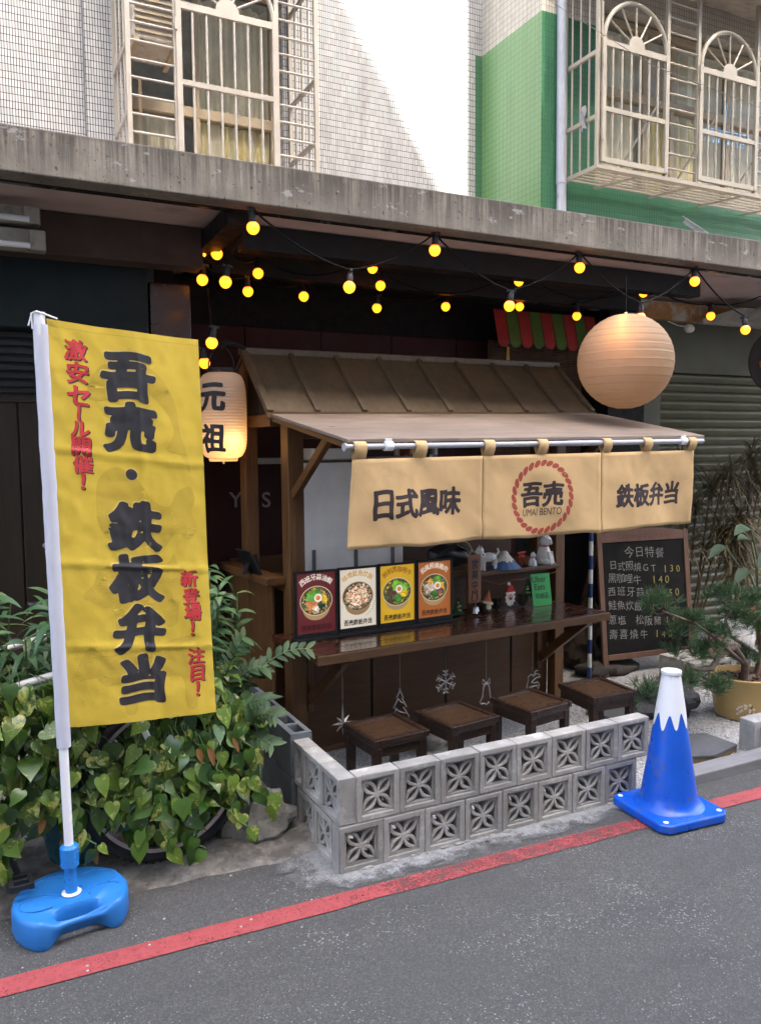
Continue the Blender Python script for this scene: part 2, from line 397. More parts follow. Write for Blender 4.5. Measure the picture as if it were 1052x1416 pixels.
def vary_blocks(m, amt=.45):
    nt = m.node_tree; p = nt.nodes['Principled BSDF']; src = p.inputs['Base Color'].links[0].from_socket
    oi = nt.nodes.new('ShaderNodeObjectInfo'); tint = ramp(nt, oi.outputs['Random'], [(0, (.80,.79,.77)), (.5, (1, 1, 1)), (1, (1.14,1.12,1.08))])
    c = mixc(nt, 1.0, src, tint, 'MULTIPLY')
    st = noise_tex(nt, coords(nt, (1, 1, .35)), 20, 6, .75); c = mixc(nt, ramp(nt, st, [(.56, 0), (.72, .55)]), c, (.12,.11,.095))
    nt.links.new(c, p.inputs['Base Color'])
vary_blocks(M_breeze)
M_hollow = simple('blue grey hollow block', (.135,.15,.155), .95, var=.2, scale=10, bmp=.6, bscale=120)
W_stall = wood('varnished stall wood', (.070,.032,.011), (.20,.095,.032), 'z', .4)
W_stall_x = wood('varnished stall wood along', (.075,.033,.012), (.185,.088,.030), 'x', .4)
W_stall_y = wood('varnished stall wood across', (.075,.033,.012), (.185,.088,.030), 'y', .4)
W_panel = wood('brown stall panel', (.055,.023,.008), (.115,.050,.015), 'x', .42, 1.0)
W_counter = wood('lacquered counter wood', (.040,.013,.007), (.10,.038,.018), 'x', .2, 1.0, coat=.6)
W_roof = wood('weathered roof sheet', (.070,.050,.028), (.165,.115,.066), 'y', .42, .7)
W_canopy = wood('pale weathered canopy ply', (.14,.105,.078), (.34,.265,.20), 'x', .5, .8)
W_stool = wood('dark carved stool wood', (.012,.006,.004), (.046,.024,.013), 'x', .3, 1.6)
W_seat = wood('reddish stool seat', (.032,.017,.009), (.072,.038,.018), 'x', .3, 1.4)
W_board = wood('chalkboard frame wood', (.10,.048,.027), (.18,.092,.055), 'z', .6)
W_door = wood('dark panelled door wood', (.022,.014,.007), (.060,.040,.020), 'z', .55, .9)
W_kerb = wood('grey weathered timber kerb', (.16,.155,.15), (.27,.265,.26), 'x', .75, 1.2)
M_noren = cloth('tan canvas', (.66,.45,.22), .85, .2)
M_flagcloth = cloth('yellow banner fabric', (.70,.495,.060), .6, .22, var=.04)
M_sleeve = cloth('white pole sleeve', (.66,.66,.72), .6, .25, var=.03)
M_ink = simple('dark brown ink', (.026,.013,.012), .7, var=.1, bmp=0)
M_black_ink = simple('charcoal ink', (.022,.020,.022), .55, var=.1, bmp=0)
M_red_ink = simple('red ink', (.50,.030,.030), .55, var=.05, bmp=0)
M_rope_ink = simple('rust red rope ink', (.30,.045,.022), .75, var=.1, bmp=0)
M_tone = cloth('darker yellow print', (.60,.425,.055), .6, .22, var=.04)
M_cream_ink = simple('cream outline ink', (.62,.45,.12), .6, bmp=0)
M_print = printed('printed card', .5)
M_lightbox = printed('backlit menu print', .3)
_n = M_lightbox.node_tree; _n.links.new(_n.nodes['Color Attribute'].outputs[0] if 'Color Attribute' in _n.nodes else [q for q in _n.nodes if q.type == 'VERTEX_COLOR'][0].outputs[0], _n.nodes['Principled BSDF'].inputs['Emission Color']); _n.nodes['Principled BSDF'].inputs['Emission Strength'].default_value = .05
M_slate = simple('blackboard slate', (.008,.0075,.0065), .85, var=.25, scale=5, bmp=.05, spec=.2)
M_chalk = simple('white chalk', (.20,.20,.185), .95, var=.3, scale=60, bmp=0)
M_chalky = simple('yellow chalk', (.27,.24,.06), .95, var=.3, scale=60, bmp=0)
M_chalkr = simple('dull red chalk', (.22,.06,.055), .95, var=.3, scale=60, bmp=0)
M_steel = simple('brushed stainless steel', (.90,.88,.84), .45, metal=.0, var=.12, scale=3, bmp=.05)
M_acrylic = simple('clear acrylic ornament', (.24,.22,.20), .18, var=.1, bmp=0)
M_gold = simple('mustard glazed pot', (.42,.28,.10), .35, var=.12, scale=6)
M_rock = simple('dark grey rock', (.055,.055,.058), .75, var=.6, scale=9, bmp=.9, bscale=22, dirt=((.22,.19,.15), 8, .6, .68))
M_slab = simple('slate stepping stone', (.07,.072,.074), .7, var=.2, scale=8, bmp=.3, bscale=50)
M_ceramic = simple('white glazed ceramic', (.62,.60,.56), .25, var=.05, bmp=0)
M_terra = simple('terracotta', (.36,.13,.06), .7, var=.2)
M_pinkpot = simple('dusty pink pot', (.42,.24,.20), .5, var=.1)
M_tealpot = simple('teal glazed pot', (.022,.085,.105), .3, var=.25, scale=5)
M_tyre = simple('dusty tyre rubber', (.020,.020,.019), .85, var=.4, bmp=.4, bscale=90)
M_alloy = simple('dull alloy rim', (.42,.42,.42), .35, metal=.8, var=.15)
M_bikewhite = simple('off white bicycle paint', (.52,.50,.46), .35, var=.1)
M_bark = simple('grey brown bark', (.12,.085,.06), .9, var=.5, scale=20, bmp=.9, bscale=70)
M_cane = simple('thin brown cane', (.16,.11,.05), .8, var=.4, scale=20)
M_stemgreen = simple('green stem', (.07,.11,.03), .6, var=.3)
L_pothos = leaf_mat('pothos leaf', [(.018,.052,.008), (.045,.105,.012), (.080,.155,.016), (.14,.22,.026), (.055,.115,.014)], ((.38,.38,.09), 26), .33, .2)
L_bamboo = leaf_mat('bamboo plant leaf', [(.030,.080,.028), (.050,.12,.040), (.085,.17,.060), (.15,.19,.06)], None, .5, .2)
L_zz = leaf_mat('dark glossy leaflet', [(.014,.042,.010), (.032,.075,.016), (.06,.11,.026)], None, .6, .15)
L_pine = leaf_mat('pine needle', [(.022,.055,.018), (.045,.095,.030), (.075,.135,.045)], None, .6, .1)
L_drac = leaf_mat('dry dracaena leaf', [(.070,.058,.024), (.13,.098,.045), (.20,.15,.075), (.08,.08,.032)], None, .55, .15)
L_broad = leaf_mat('broad leaf', [(.015,.042,.016), (.03,.065,.026), (.045,.085,.034)], None, .65, .15)
M_deadleaf = leaf_mat('dead leaf', [(.14,.06,.015), (.22,.10,.02)], None, .8, .1)
BULB = emit('lit yellow bulb', (1.0, .235, .009), 0.30, (.5,.3,.05))
def _bulb():
    nt = BULB.node_tree; p = nt.nodes['Principled BSDF']; tc = nt.nodes.new('ShaderNodeTexCoord'); sp = nt.nodes.new('ShaderNodeSeparateXYZ'); nt.links.new(tc.outputs['Object'], sp.inputs[0])
    f = mathn(nt, 'MULTIPLY', mathn(nt, 'ADD', sp.outputs[2], .03), 16.6)
    nt.links.new(ramp(nt, f, [(.1, (1.0, .31, .010)), (.62, (1.0, .255, .010)), (.92, (.9, .16, .02))]), p.inputs['Emission Color'])
_bulb()
M_socket = simple('black lamp socket', (.012,.012,.012), .5, bmp=0)

def paper(name, col, trans=.55):
    m, nt, p = new_mat(name); v = coords(nt); out = nt.nodes['Material Output']
    c = ramp(nt, noise_tex(nt, v, 12, 5), [(.3, [x*.93 for x in col]), (.7, col)])
    nt.links.new(c, p.inputs['Base Color']); p.inputs['Roughness'].default_value = .8; p.inputs['Specular IOR Level'].default_value = .15
    tr = nt.nodes.new('ShaderNodeBsdfTranslucent'); nt.links.new(c, tr.inputs[0]); mx = nt.nodes.new('ShaderNodeMixShader'); mx.inputs[0].default_value = trans
    nt.links.new(p.outputs[0], mx.inputs[1]); nt.links.new(tr.outputs[0], mx.inputs[2]); nt.links.new(mx.outputs[0], out.inputs[0])
    bump(nt, p, noise_tex(nt, v, 60, 4), .15, .003); return m
M_paper = paper('white lantern paper', (.80,.70,.58))
M_paper2 = paper('peach lantern paper', (.43,.365,.265))

# ------------------------------------------------------------------ ground
def asphalt():
    m, nt, p = new_mat('asphalt'); v = coords(nt)
    big = noise_tex(nt, v, 1.1, 5, .6); fine = noise_tex(nt, v, 170, 4, .8)
    c = ramp(nt, fine, [(.32, (.033,.0315,.0275)), (.5, (.071,.068,.060)), (.70, (.128,.123,.11))])
    vg = nt.nodes.new('ShaderNodeTexVoronoi'); vg.inputs['Scale'].default_value = 190; nt.links.new(v, vg.inputs['Vector'])
    gr = ramp(nt, vg.outputs['Color'], [(.15, (.032,.031,.027)), (.6, (.077,.074,.065)), (.95, (.162,.157,.142))])
    c = mixc(nt, .5, c, gr)
    c = mixc(nt, ramp(nt, big, [(.35, 0), (.7, .5)]), c, (.058,.058,.054))
    dk = noise_tex(nt, coords(nt, (.8, 2.2, 1)), 1.6, 5, .65); c = mixc(nt, ramp(nt, dk, [(.5, 0), (.72, .45)]), c, (.036,.037,.036))
    vo = nt.nodes.new('ShaderNodeTexVoronoi'); vo.inputs['Scale'].default_value = 85; nt.links.new(v, vo.inputs['Vector'])
    cl = noise_tex(nt, v, 2.6, 5, .7)
    spk = mathn(nt, 'LESS_THAN', vo.outputs['Distance'], ramp(nt, cl, [(.38, .05), (.66, .36)]))
    sel = mathn(nt, 'GREATER_THAN', noise_tex(nt, v, 47, 3), .48)
    c = mixc(nt, mathn(nt, 'MULTIPLY', mathn(nt, 'MULTIPLY', spk, sel), .5), c, (.34,.335,.31))
    nt.links.new(c, p.inputs['Base Color']); p.inputs['Roughness'].default_value = .85
    bump(nt, p, mathn(nt, 'ADD', fine, mathn(nt, 'MULTIPLY', noise_tex(nt, v, 18, 4), 1.5)), .7, .006); return m
g = MB(); g.poly([(-40,-40,0), (40,-40,0), (40,40,0), (-40,40,0)])
struct(g.build('road', asphalt()))

def masked(name, col, dark, thr, scale, rough=.8, gx=None, base_noise=40, fw=.3, soft=.03):
    m, nt, p = new_mat(name); v = coords(nt); out = nt.nodes['Material Output']
    c = ramp(nt, noise_tex(nt, v, base_noise, 5, .7), [(.3, dark), (.7, col)]); nt.links.new(c, p.inputs['Base Color']); p.inputs['Roughness'].default_value = rough
    n = noise_tex(nt, v, scale, 8, .78); f = noise_tex(nt, v, 130, 3, .7)
    a = mathn(nt, 'ADD', mathn(nt, 'MULTIPLY', n, 1-fw), mathn(nt, 'MULTIPLY', f, fw))
    if gx:
        sp = nt.nodes.new('ShaderNodeSeparateXYZ'); tc = nt.nodes.new('ShaderNodeTexCoord'); nt.links.new(tc.outputs['Object'], sp.inputs[0])
        a = mathn(nt, 'ADD', a, gx(nt, sp))
    al = ramp(nt, a, [(thr, 0), (thr+soft, 1)])
    tr = nt.nodes.new('ShaderNodeBsdfTransparent'); mx = nt.nodes.new('ShaderNodeMixShader'); nt.links.new(al, mx.inputs[0])
    nt.links.new(tr.outputs[0], mx.inputs[1]); nt.links.new(p.outputs[0], mx.inputs[2]); nt.links.new(mx.outputs[0], out.inputs[0])
    bump(nt, p, f, .4, .004); return m
def red_wear(nt, sp):      # traffic has worn the paint in front of the block wall
    x = sp.outputs[0]
    return mathn(nt, 'SUBTRACT', ramp(nt, mathn(nt, 'MULTIPLY', x, .2), [(.20, .60), (.26, .55), (.32, .51), (.50, .50), (.56, .60)]), .5)
# red no-parking line, repainted in places
g = MB(); rng = random.Random(4); top = []; bot = []
for i in range(161):
    x = -8+i*.1; e1 = (.004 if x < 1.25 else .010)*mnoise.noise(Vector((x*3.7, 1, 0))); e2 = .006*mnoise.noise(Vector((x*4.3, 9, 0)))
    yb = 2.692-.036*max(-1, min(x, 5))*1.0; w = .092 if x < 1.2 else .088
    top.append((x, yb+e1+.002, .004)); bot.append((x, yb-w+e2, .004))
for i in range(160): g.poly([bot[i], bot[i+1], top[i+1], top[i]])
struct(g.build('red_line', masked('worn red road paint', (.36,.066,.064), (.26,.042,.041), .40, 9, .7, red_wear, fw=.55, soft=.17)))

# rough concrete apron in front of the shops
def concrete_rough(name, col, dk):
    return simple(name, col, .92, var=.42, scale=13, bmp=1.0, bscale=30, dirt=(dk, 7, .44, .60))
M_apron = concrete_rough('rough cement apron', (.20,.185,.16), (.085,.075,.062))
rng = random.Random(8); vs = []; nx, ny = 70, 26
for j in range(ny+1):
    for i in range(nx+1):
        x = -3+i*(4.22/nx); f = j/ny
        y0 = 3.05-.11*max(0, min(1, (x+.2)/1.4)) + .035*mnoise.noise(Vector((x*5, 3, 0)))+.02*mnoise.noise(Vector((x*17, 3, 0)))
        y = y0+(5.2-y0)*f**1.5
        z = -.006+.05*min(1, (y-y0)/.16)+.012*mnoise.noise(Vector((x*6, y*6, 0)))*min(1, (y-y0)/.08)
        vs.append((x, y, z))
g = MB(); g.add(vs, [(j*(nx+1)+i, j*(nx+1)+i+1, (j+1)*(nx+1)+i+1, (j+1)*(nx+1)+i) for j in range(ny) for i in range(nx)])
struct(g.build('concrete_pavement', M_apron, smooth=60))
# spilled mortar along the foot of the block wall
def cement_fade(nt, sp):
    d = mathn(nt, 'MAXIMUM', mathn(nt, 'SUBTRACT', 2.762, sp.outputs[1]), 0.0)      # metres in front of the wall
    e = mathn(nt, 'MAXIMUM', mathn(nt, 'MULTIPLY', mathn(nt, 'SUBTRACT', 1.196, sp.outputs[0]), .55), 0.0)
    return mathn(nt, 'SUBTRACT', ramp(nt, mathn(nt, 'ADD', d, e), [(.0, .66), (.04, .56), (.09, .48), (.13, .38), (.20, .0)]), .5)
g = MB(); g.poly([(.60, 2.42, .0085), (3.0, 2.42, .0085), (3.0, 2.768, .0085), (1.2, 2.768, .0085), (1.2, 3.0, .0085), (.60, 3.0, .0085)])
struct(g.build('cement_spill', masked('pale dried mortar', (.30,.30,.285), (.16,.158,.15), .44, 8, .95, cement_fade, soft=.16)))

# pale gravel bed inside the block wall
def gravel_mat():
    m, nt, p = new_mat('pale gravel'); v = coords(nt)
    vo = nt.nodes.new('ShaderNodeTexVoronoi'); vo.inputs['Scale'].default_value = 120; nt.links.new(v, vo.inputs['Vector'])
    c = ramp(nt, vo.outputs['Color'], [(0, (.24,.225,.20)), (.5, (.42,.41,.385)), (1, (.55,.54,.52))])
    c = mixc(nt, ramp(nt, vo.outputs['Distance'], [(.45, 0), (.75, .6)]), c, (.12,.11,.10))
    nt.links.new(c, p.inputs['Base Color']); p.inputs['Roughness'].default_value = .9
    bump(nt, p, mathn(nt, 'SUBTRACT', 1, vo.outputs['Distance']), 1.0, .008); return m
M_gravel = gravel_mat()
vs = []; nx, ny = 60, 40
for j in range(ny+1):
    for i in range(nx+1):
        x = 1.22+i*(6.0/nx); y = 2.80+j*(2.6/ny)
        vs.append((x, y, .012+.012*mnoise.noise(Vector((x*4, y*4, 2)))))
g = MB(); g.add(vs, [(j*(nx+1)+i, j*(nx+1)+i+1, (j+1)*(nx+1)+i+1, (j+1)*(nx+1)+i) for j in range(ny) for i in range(nx)])
struct(g.build('gravel_bed', M_gravel, smooth=60))
g = MB(); rng = random.Random(31)
for k in range(1500):       # loose stones lying on the bed
    x = rng.uniform(2.85, 4.3); y = rng.uniform(2.86, 3.9); r = rng.uniform(.003, .0075)
    g.ball((x, y, .016+r*.4+.012*mnoise.noise(Vector((x*4, y*4, 2)))), r, 5, 4, (1, rng.uniform(.6,1), .7), jit=.5, seed=k)
struct(g.build('gravel', simple('loose pale gravel', (.46,.45,.43), .9, var=.3, scale=70, bmp=0)), 'stuff')
g = MB(); g.box(2.86, 7.0, 2.735, 2.845, -.02, .052)
struct(g.build('kerb', W_kerb, bevel=.006))

# ------------------------------------------------------------------ buildings
def wall_with_hole(mb, X0, X1, Y0, Y1, Z0, Z1, hx0, hx1, hz0, hz1):
    mb.box(X0, hx0, Y0, Y1, Z0, Z1); mb.box(hx1, X1, Y0, Y1, Z0, Z1); mb.box(hx0, hx1, Y0, Y1, Z0, hz0); mb.box(hx0, hx1, Y0, Y1, hz1, Z1)
WY = 5.75
bl = thing('apartment_building', 'white mosaic tiled apartment front above the stained concrete canopy', 'building', (0, 0, 0))
g = MB(); wall_with_hole(g, .76, 3.84, WY, WY+.25, 2.5, 9, 1.02, 2.12, 3.2, 4.95); g.build('wall', M_white_tile, bl)
g = MB(); g.box(-7, .757, WY+.07, WY+.3, 2.5, 9); g.build('wall', M_white_tile, bl)
g = MB(); g.poly([(.757, WY+.07, 2.5), (.757, WY, 2.5), (.757, WY, 9), (.757, WY+.07, 9)]); g.build('wall_return', M_white_tile_y, bl)
g = MB(); g.box(-7, 3.84, WY+1.2, WY+1.4, 2.5, 9); g.build('inner_wall', M_room, bl)

def window(parent, x0, x1, y, z0, z1, splits, rail, curtain, depth=.085, cz=None):
    w = None; g = MB(); t = .045
    g.box(x0, x1, y, y+.06, z1-t, z1); g.box(x0, x1, y, y+.06, z0, z0+t)
    for xx in [x0+t/2]+splits+[x1-t/2]: g.box(xx-t/2, xx+t/2, y+.002, y+.058, z0+t, z1-t)
    if rail: g.box(x0+t, x1-t, y-.004, y+.064, rail-.035, rail+.035)
    w = g.build('window', M_winframe, parent, bevel=.004)
    g = MB(); g.poly([(x0+t, y+.03, z0+t), (x1-t, y+.03, z0+t), (x1-t, y+.03, z1-t), (x0+t, y+.03, z1-t)]); g.build('pane', M_pane, w)
    for (a, b, zt, mt, sd) in curtain:
        g = MB(); n = 90; vs = []
        for i in range(n+1):
            x = a+(b-a)*i/n; yy = y+depth+.025*math.sin(x*46+sd)+.012*math.sin(x*103+sd*2)
            vs += [(x, yy, z0), (x, yy+.01*math.sin(x*20), zt)]
        g.add(vs, [(2*i, 2*i+2, 2*i+3, 2*i+1) for i in range(n)]); g.build('curtain', mt, w, smooth=80)
    return w
window(bl, 1.025, 2.115, WY+.12, 3.22, 4.93, [1.52], 4.02, [(1.06, 1.40, 3.98, M_curtain2, 1), (1.56, 2.07, 3.98, M_curtain, 0), (1.56, 2.07, 4.85, M_curtain2, 3)])
g = MB(); g.box(1.0, 1.30, WY-.36, WY-.02, 4.22, 4.62)
ac = g.build('air_conditioner', M_fixture, bl, bevel=.015)
g = MB()
for k in range(9): g.box(1.02, 1.28, WY-.372, WY-.362, 4.26+k*.038, 4.275+k*.038)
g.build('grille', M_winframe, ac)
g = MB(); g.bar((1.02, WY-.02, 4.205), (1.02, WY-.40, 4.205), .03, .03); g.bar((1.27, WY-.02, 4.205), (1.27, WY-.40, 4.205), .03, .03); g.tube([(1.05, WY-.03, 4.5), (1.02, WY-.1, 4.1), (1.08, WY-.15, 4.06), (1.1, WY-.03, 3.9)], .012); g.build('bracket', M_winframe, ac)

def cage(parent, X0, X1, Yf, Yb, z0, z1, doors, mat, zrail, ztop, floor=False, side_rails=()):
    """projecting window grille: frame, ladder bars, barred escape doors with fan tops"""
    g = MB(); t = .028; y = Yf
    for x in [X0]+[d for dd in doors for d in dd]+[X1]:
        g.box(x-t/2, x+t/2, y-t/2, y+t/2, z0, z1)
    xs = sorted([X0]+[d for dd in doors for d in dd]+[X1])
    g.box(X0-t/2, X1+t/2, y-t/2-.003, y+t/2+.003, z0-t, z0); g.box(X0-t/2, X1+t/2, y-t/2-.003, y+t/2+.003, z1, z1+t)
    for X in (X0, X1):
        for zz in (z0-t/2, z1+t/2)+tuple(side_rails): g.box(X-.010, X+.010, Yf+t/2, Yb, zz-.014, zz+.014)
        for k in range(1, 4):
            yy = Yf+(Yb-Yf)*k/4; g.tube([(X, yy, z0), (X, yy, z1)], .007, 6, cap=False)
        g.box(X-.012, X+.012, Yb-.026, Yb-.002, z0, z1)
    doorset = set((round(a, 3), round(b, 3)) for a, b in doors)
    for a, b in zip(xs[:-1], xs[1:]):
        if (round(a, 3), round(b, 3)) in doorset or b-a < .08: continue
        z = z0+.07
        while z < z1-.02:
            g.tube([(a, y, z), (b, y, z)], .0075, 6, cap=False); z += .108
    c = g.build('window_cage', mat, parent, smooth=40)
    for a, b in doors:
        g = MB(); s = .034; a2, b2 = a+.016, b-.016; yd = y-.012
        for x in (a2, b2): g.box(x-s/2, x+s/2, yd-.016, yd+.012, z0+.02, ztop+.03)
        for zz, hh in ((z0+.035, .036), (zrail, .032), (ztop, .042)): g.box(a2+s/2, b2-s/2, yd-.013, yd+.010, zz-hh/2, zz+hh/2)
        n = 6
        for k in range(1, n+1):
            x = a2+(b2-a2)*k/(n+1); g.tube([(x, yd, z0+.05), (x, yd, zrail-.016)], .0085, 8, cap=False); g.tube([(x, yd, zrail+.016), (x, yd, ztop-.02)], .0085, 8, cap=False)
        cx = (a2+b2)/2; rr = (b2-a2)/2-.005; zc = ztop+.022
        g.tube([(cx+rr*math.cos(PI*i/20), yd, zc+rr*math.sin(PI*i/20)) for i in range(21)], .016, 8)
        for k in range(1, 6):
            an = PI*k/6; g.tube([(cx+.07*math.cos(an), yd, zc+.07*math.sin(an)), (cx+rr*math.cos(an), yd, zc+rr*math.sin(an))], .0075, 6, cap=False)
        M = frame_M((cx, yd+.01, zc), (1, 0, 0), (0, -1, 0))
        g.prism([(.075*math.cos(PI*i/14), .075*math.sin(PI*i/14)) for i in range(15)], 0, .022, M)
        for zz in (z0+.16, ztop-.16): g.box(a2-.026, a2-.010, yd-.030, yd-.016, zz, zz+.07)
        g.build('cage_door', mat, c, smooth=40)
    if floor:
        g = MB()
        for k in range(1, 7):
            yy = Yf+(Yb-Yf)*k/7; g.bar((X0, yy, z0-.014), (X1, yy, z0-.014), .016, .010)
        x = X0+.3
        while x < X1: g.bar((x+.12, Yf, z0-.024), (x, Yb, z0-.024), .022, .010); x += .55
        for x in (X0+.45, X0+1.05, X0+1.7): g.bar((x, Yb-.01, z0+.02), (x+.17, Yf+.03, z0+.55), .014, .014)
        g.build('floor_grid', mat, c)
    return c
cage(bl, .945, 2.172, 5.25, WY, 3.2, 5.2, [(1.235, 1.893)], M_cage2, 3.935, 4.395, side_rails=(3.72, 4.12, 4.75))
g = MB(); g.poly([(.93, 5.2, 5.0), (2.2, 5.2, 5.0), (2.2, WY, 5.16), (.93, WY, 5.16)]); g.poly([(.93, 5.2, 5.004), (.93, WY, 5.164), (2.2, WY, 5.164), (2.2, 5.2, 5.004)])
g.build('awning_sheet', M_fixture, bl)

GX, GY = 3.84, 4.97
bg_ = thing('neighbouring_building', 'green painted tiled building with projecting cream barred windows beside the white one', 'building')
g = MB(); wall_with_hole(g, GX, 9, GY, GY+.3, 2.80, 9, 4.35, 7.2, 3.66, 5.0); g.build('wall', M_green_x, bg_)
g = MB(); g.poly([(GX-.003, GY, 2.8), (GX-.003, WY+.2, 2.8), (GX-.003, WY+.2, 9), (GX-.003, GY, 9)]); g.build('wall_return', M_green_y_lit, bg_)
g = MB(); g.box(GX+.05, 9, GY+1.3, GY+1.4, 2.5, 9); g.build('inner_wall', M_room, bg_)
window(bg_, 4.355, 7.195, GY+.10, 3.68, 4.98, [4.95, 5.25, 5.9, 6.5], 4.42, [(4.40, 4.93, 4.9, M_curtain2, 1), (4.97, 5.24, 4.36, M_curtain, 0), (5.3, 5.62, 4.36, M_curtain, 2), (5.3, 7.1, 4.9, M_curtain2, 3)], depth=.085)
cg = cage(bg_, 4.045, 6.9, 4.60, GY, 3.645, 5.35, [(4.065, 4.70), (5.015, 5.66)], M_cage, 4.03, 4.478, True, (3.98, 4.42))
g = MB(); g.poly([(4.0, 4.42, 5.02), (7, 4.42, 5.02), (7, GY, 5.22), (4.0, GY, 5.22)]); g.build('awning_sheet', M_fixture, bg_)
g = MB(); g.tube([(4.0, GY-.035, 2.94), (4.0, GY-.035, 3.62)], .036, 14); g.tube([(4.0, GY-.035, 3.60), (4.0, GY-.035, 3.64)], .041, 14); g.tube([(3.995, GY-.035, 3.64), (3.985, GY-.035, 7)], .036, 14); g.tube([(4.0, GY-.035, 3.27), (4.0, GY-.035, 3.30)], .040, 14)
g.build('downpipe', M_pipe, bg_, smooth=40)
# plastic clothes hangers and rag on the cage
t = thing('clothes_hanger', 'light blue plastic clothes hanger rack hanging behind the right barred window', 'hanger', (5.52, 4.78, 4.16))
g = MB()
for k in range(9):
    x = -.22+k*.055; g.tube([(x, 0, 0), (x+.02, .02, -.07), (x-.03, -.01, -.10), (x, 0, -.03)], .006, 5)
g.tube([(-.27, 0, -.05), (-.2, 0, 0), (.24, 0, .012), (.32, 0, -.03)], .009, 6); g.tube([(-.24, .04, -.03), (.28, .04, -.01)], .007, 6); g.tube([(0, 0, 0), (.01, 0, .12), (.02, 0, .22), (-.01, 0, .24)], .006, 5)
g.build('hanger_frame', M_hanger, t, smooth=50)
g = MB(); vs = []
for j in range(9):
    for i in range(5): vs.append((4.02+.012*math.sin(i*2+j), 4.70+i*.013, 4.08-j*.020+.008*math.sin(i*1.7)))
g.add(vs, [(j*5+i, j*5+i+1, j*5+i+6, j*5+i+5) for j in range(8) for i in range(4)])
tag(g.build('rag', simple('grey rag', (.22,.21,.20), .9), smooth=60), 'small grey rag caught on the side bars of the right window cage', 'rag')
g = MB(); g.tube([(2.9, 4.75, 4.98), (3.6, 4.6, 4.66), (4.4, 4.45, 4.33), (5.3, 4.4, 4.22), (7.5, 4.4, 4.0)], .0024, 5)
tag(g.build('cable', simple('thin grey cable', (.12,.12,.11), .7, bmp=0), smooth=60), 'thin grey cable strung across the green wall and the right window cage', 'cable')
p0 = at_y(946, 301, 4.6); p1 = at_y(992, 332, 4.2)
g = MB(); g.bar(p0, p1, .05, .004, up=(.3, -.6, .7)); g.bar(p0+Vector((0,0,-.02)), p1+Vector((0,0,-.02)), .004, .04, up=(.3,-.6,.7))
tag(g.build('angle_bracket', M_steelgrey), 'loose galvanised metal strip leaning on the canopy top before green tiles', 'metal bracket')

# unseen houses opposite, shaped to shade the shopfront but for one slanted patch
M_opp = simple('pale rendered wall', (.42,.40,.37), .9, var=.1, scale=2)
OY = -3.5
def opp(x, z):
    k = WY-OY; return x+k*.167, z+k*math.tan(R(SUN_EL))*1.014
a1 = opp(2.61, 4.976); b1 = opp(3.451, 3.698); sl_ = (b1[1]-a1[1])/(b1[0]-a1[0]); zb = opp(0, 2.05)[1]; xr = opp(3.70, 0)[0]
xb = a1[0]+(zb-a1[1])/sl_; TOPZ = opp(0, 5.35)[1]; xt = a1[0]+(TOPZ-a1[1])/sl_
g = MB(); M = Matrix(((1,0,0,0),(0,0,1,0),(0,1,0,0),(0,0,0,1)))
g.prism([(-14, 0), (xb, 0), (xb, zb), (xt, TOPZ), (-14, TOPZ)], OY-4, OY, M)
tag(g.build('shading_house', M_opp), 'unseen house across the lane, its sloping edge shaped to cast the shade line', 'building')
g = MB(); g.box(xb+.003, xr-.003, OY-4, OY-.003, 0, zb); g.prism([(xr, OY), (xr+.167*4, OY-4), (18, OY-4), (18, OY)], 0, TOPZ)
tag(g.build('shading_block', M_opp), 'unseen block and low wing across the lane, shaped to block the sun', 'building')

# ------------------------------------------------------------------ concrete canopy and the shop fronts under it
FY = 3.60; CZ = 2.752; CT = 2.935
cn = thing('concrete_canopy', 'long streaky stained concrete canopy running over the shops', 'canopy')
g = MB(); g.box(-9, 9, FY, FY+.12, CZ, CT)
g.build('fascia', M_fascia, cn, bevel=.006)
g = MB(); g.box(-9, 9, FY+.12, WY, CZ+.03, CT-.01); g.build('slab', M_ceiling, cn)
g = MB(); g.box(-9, 9, FY+.121, FY+.15, CZ-.006, CZ+.028); g.build('drip_edge', simple('glossy dark drip edge', (.03,.026,.022), .22, metal=.4, bmp=.15, bscale=25), cn)
g = MB(); g.box(1.26, 4.45, 4.02, 4.12, 2.655, 2.775); g.build('ceiling_beam', M_black, cn)
g = MB(); g.box(1.26, 4.5, 4.62, 4.70, 2.655, 2.778); g.build('ceiling_beam', M_black, cn)
g = MB(); g.box(-9, 1.10, 4.20, 4.34, 2.58, 2.778); g.build('ceiling_beam', M_beam, cn)
g = MB(); g.box(1.26, 4.5, 4.125, 5.4, 2.752, 2.780); g.build('shade_ceiling', M_dark, cn)  # black sheet put in so the recess under the canopy stays dark
g = MB(); g.bar((1.155, 3.76, 2.735), (1.13, 4.62, 2.70), .10, .085); g.bar((1.155, 3.76, 2.735), (1.13, 4.62, 2.70), .10, .085); g.build('bracket_beam', M_black, cn)

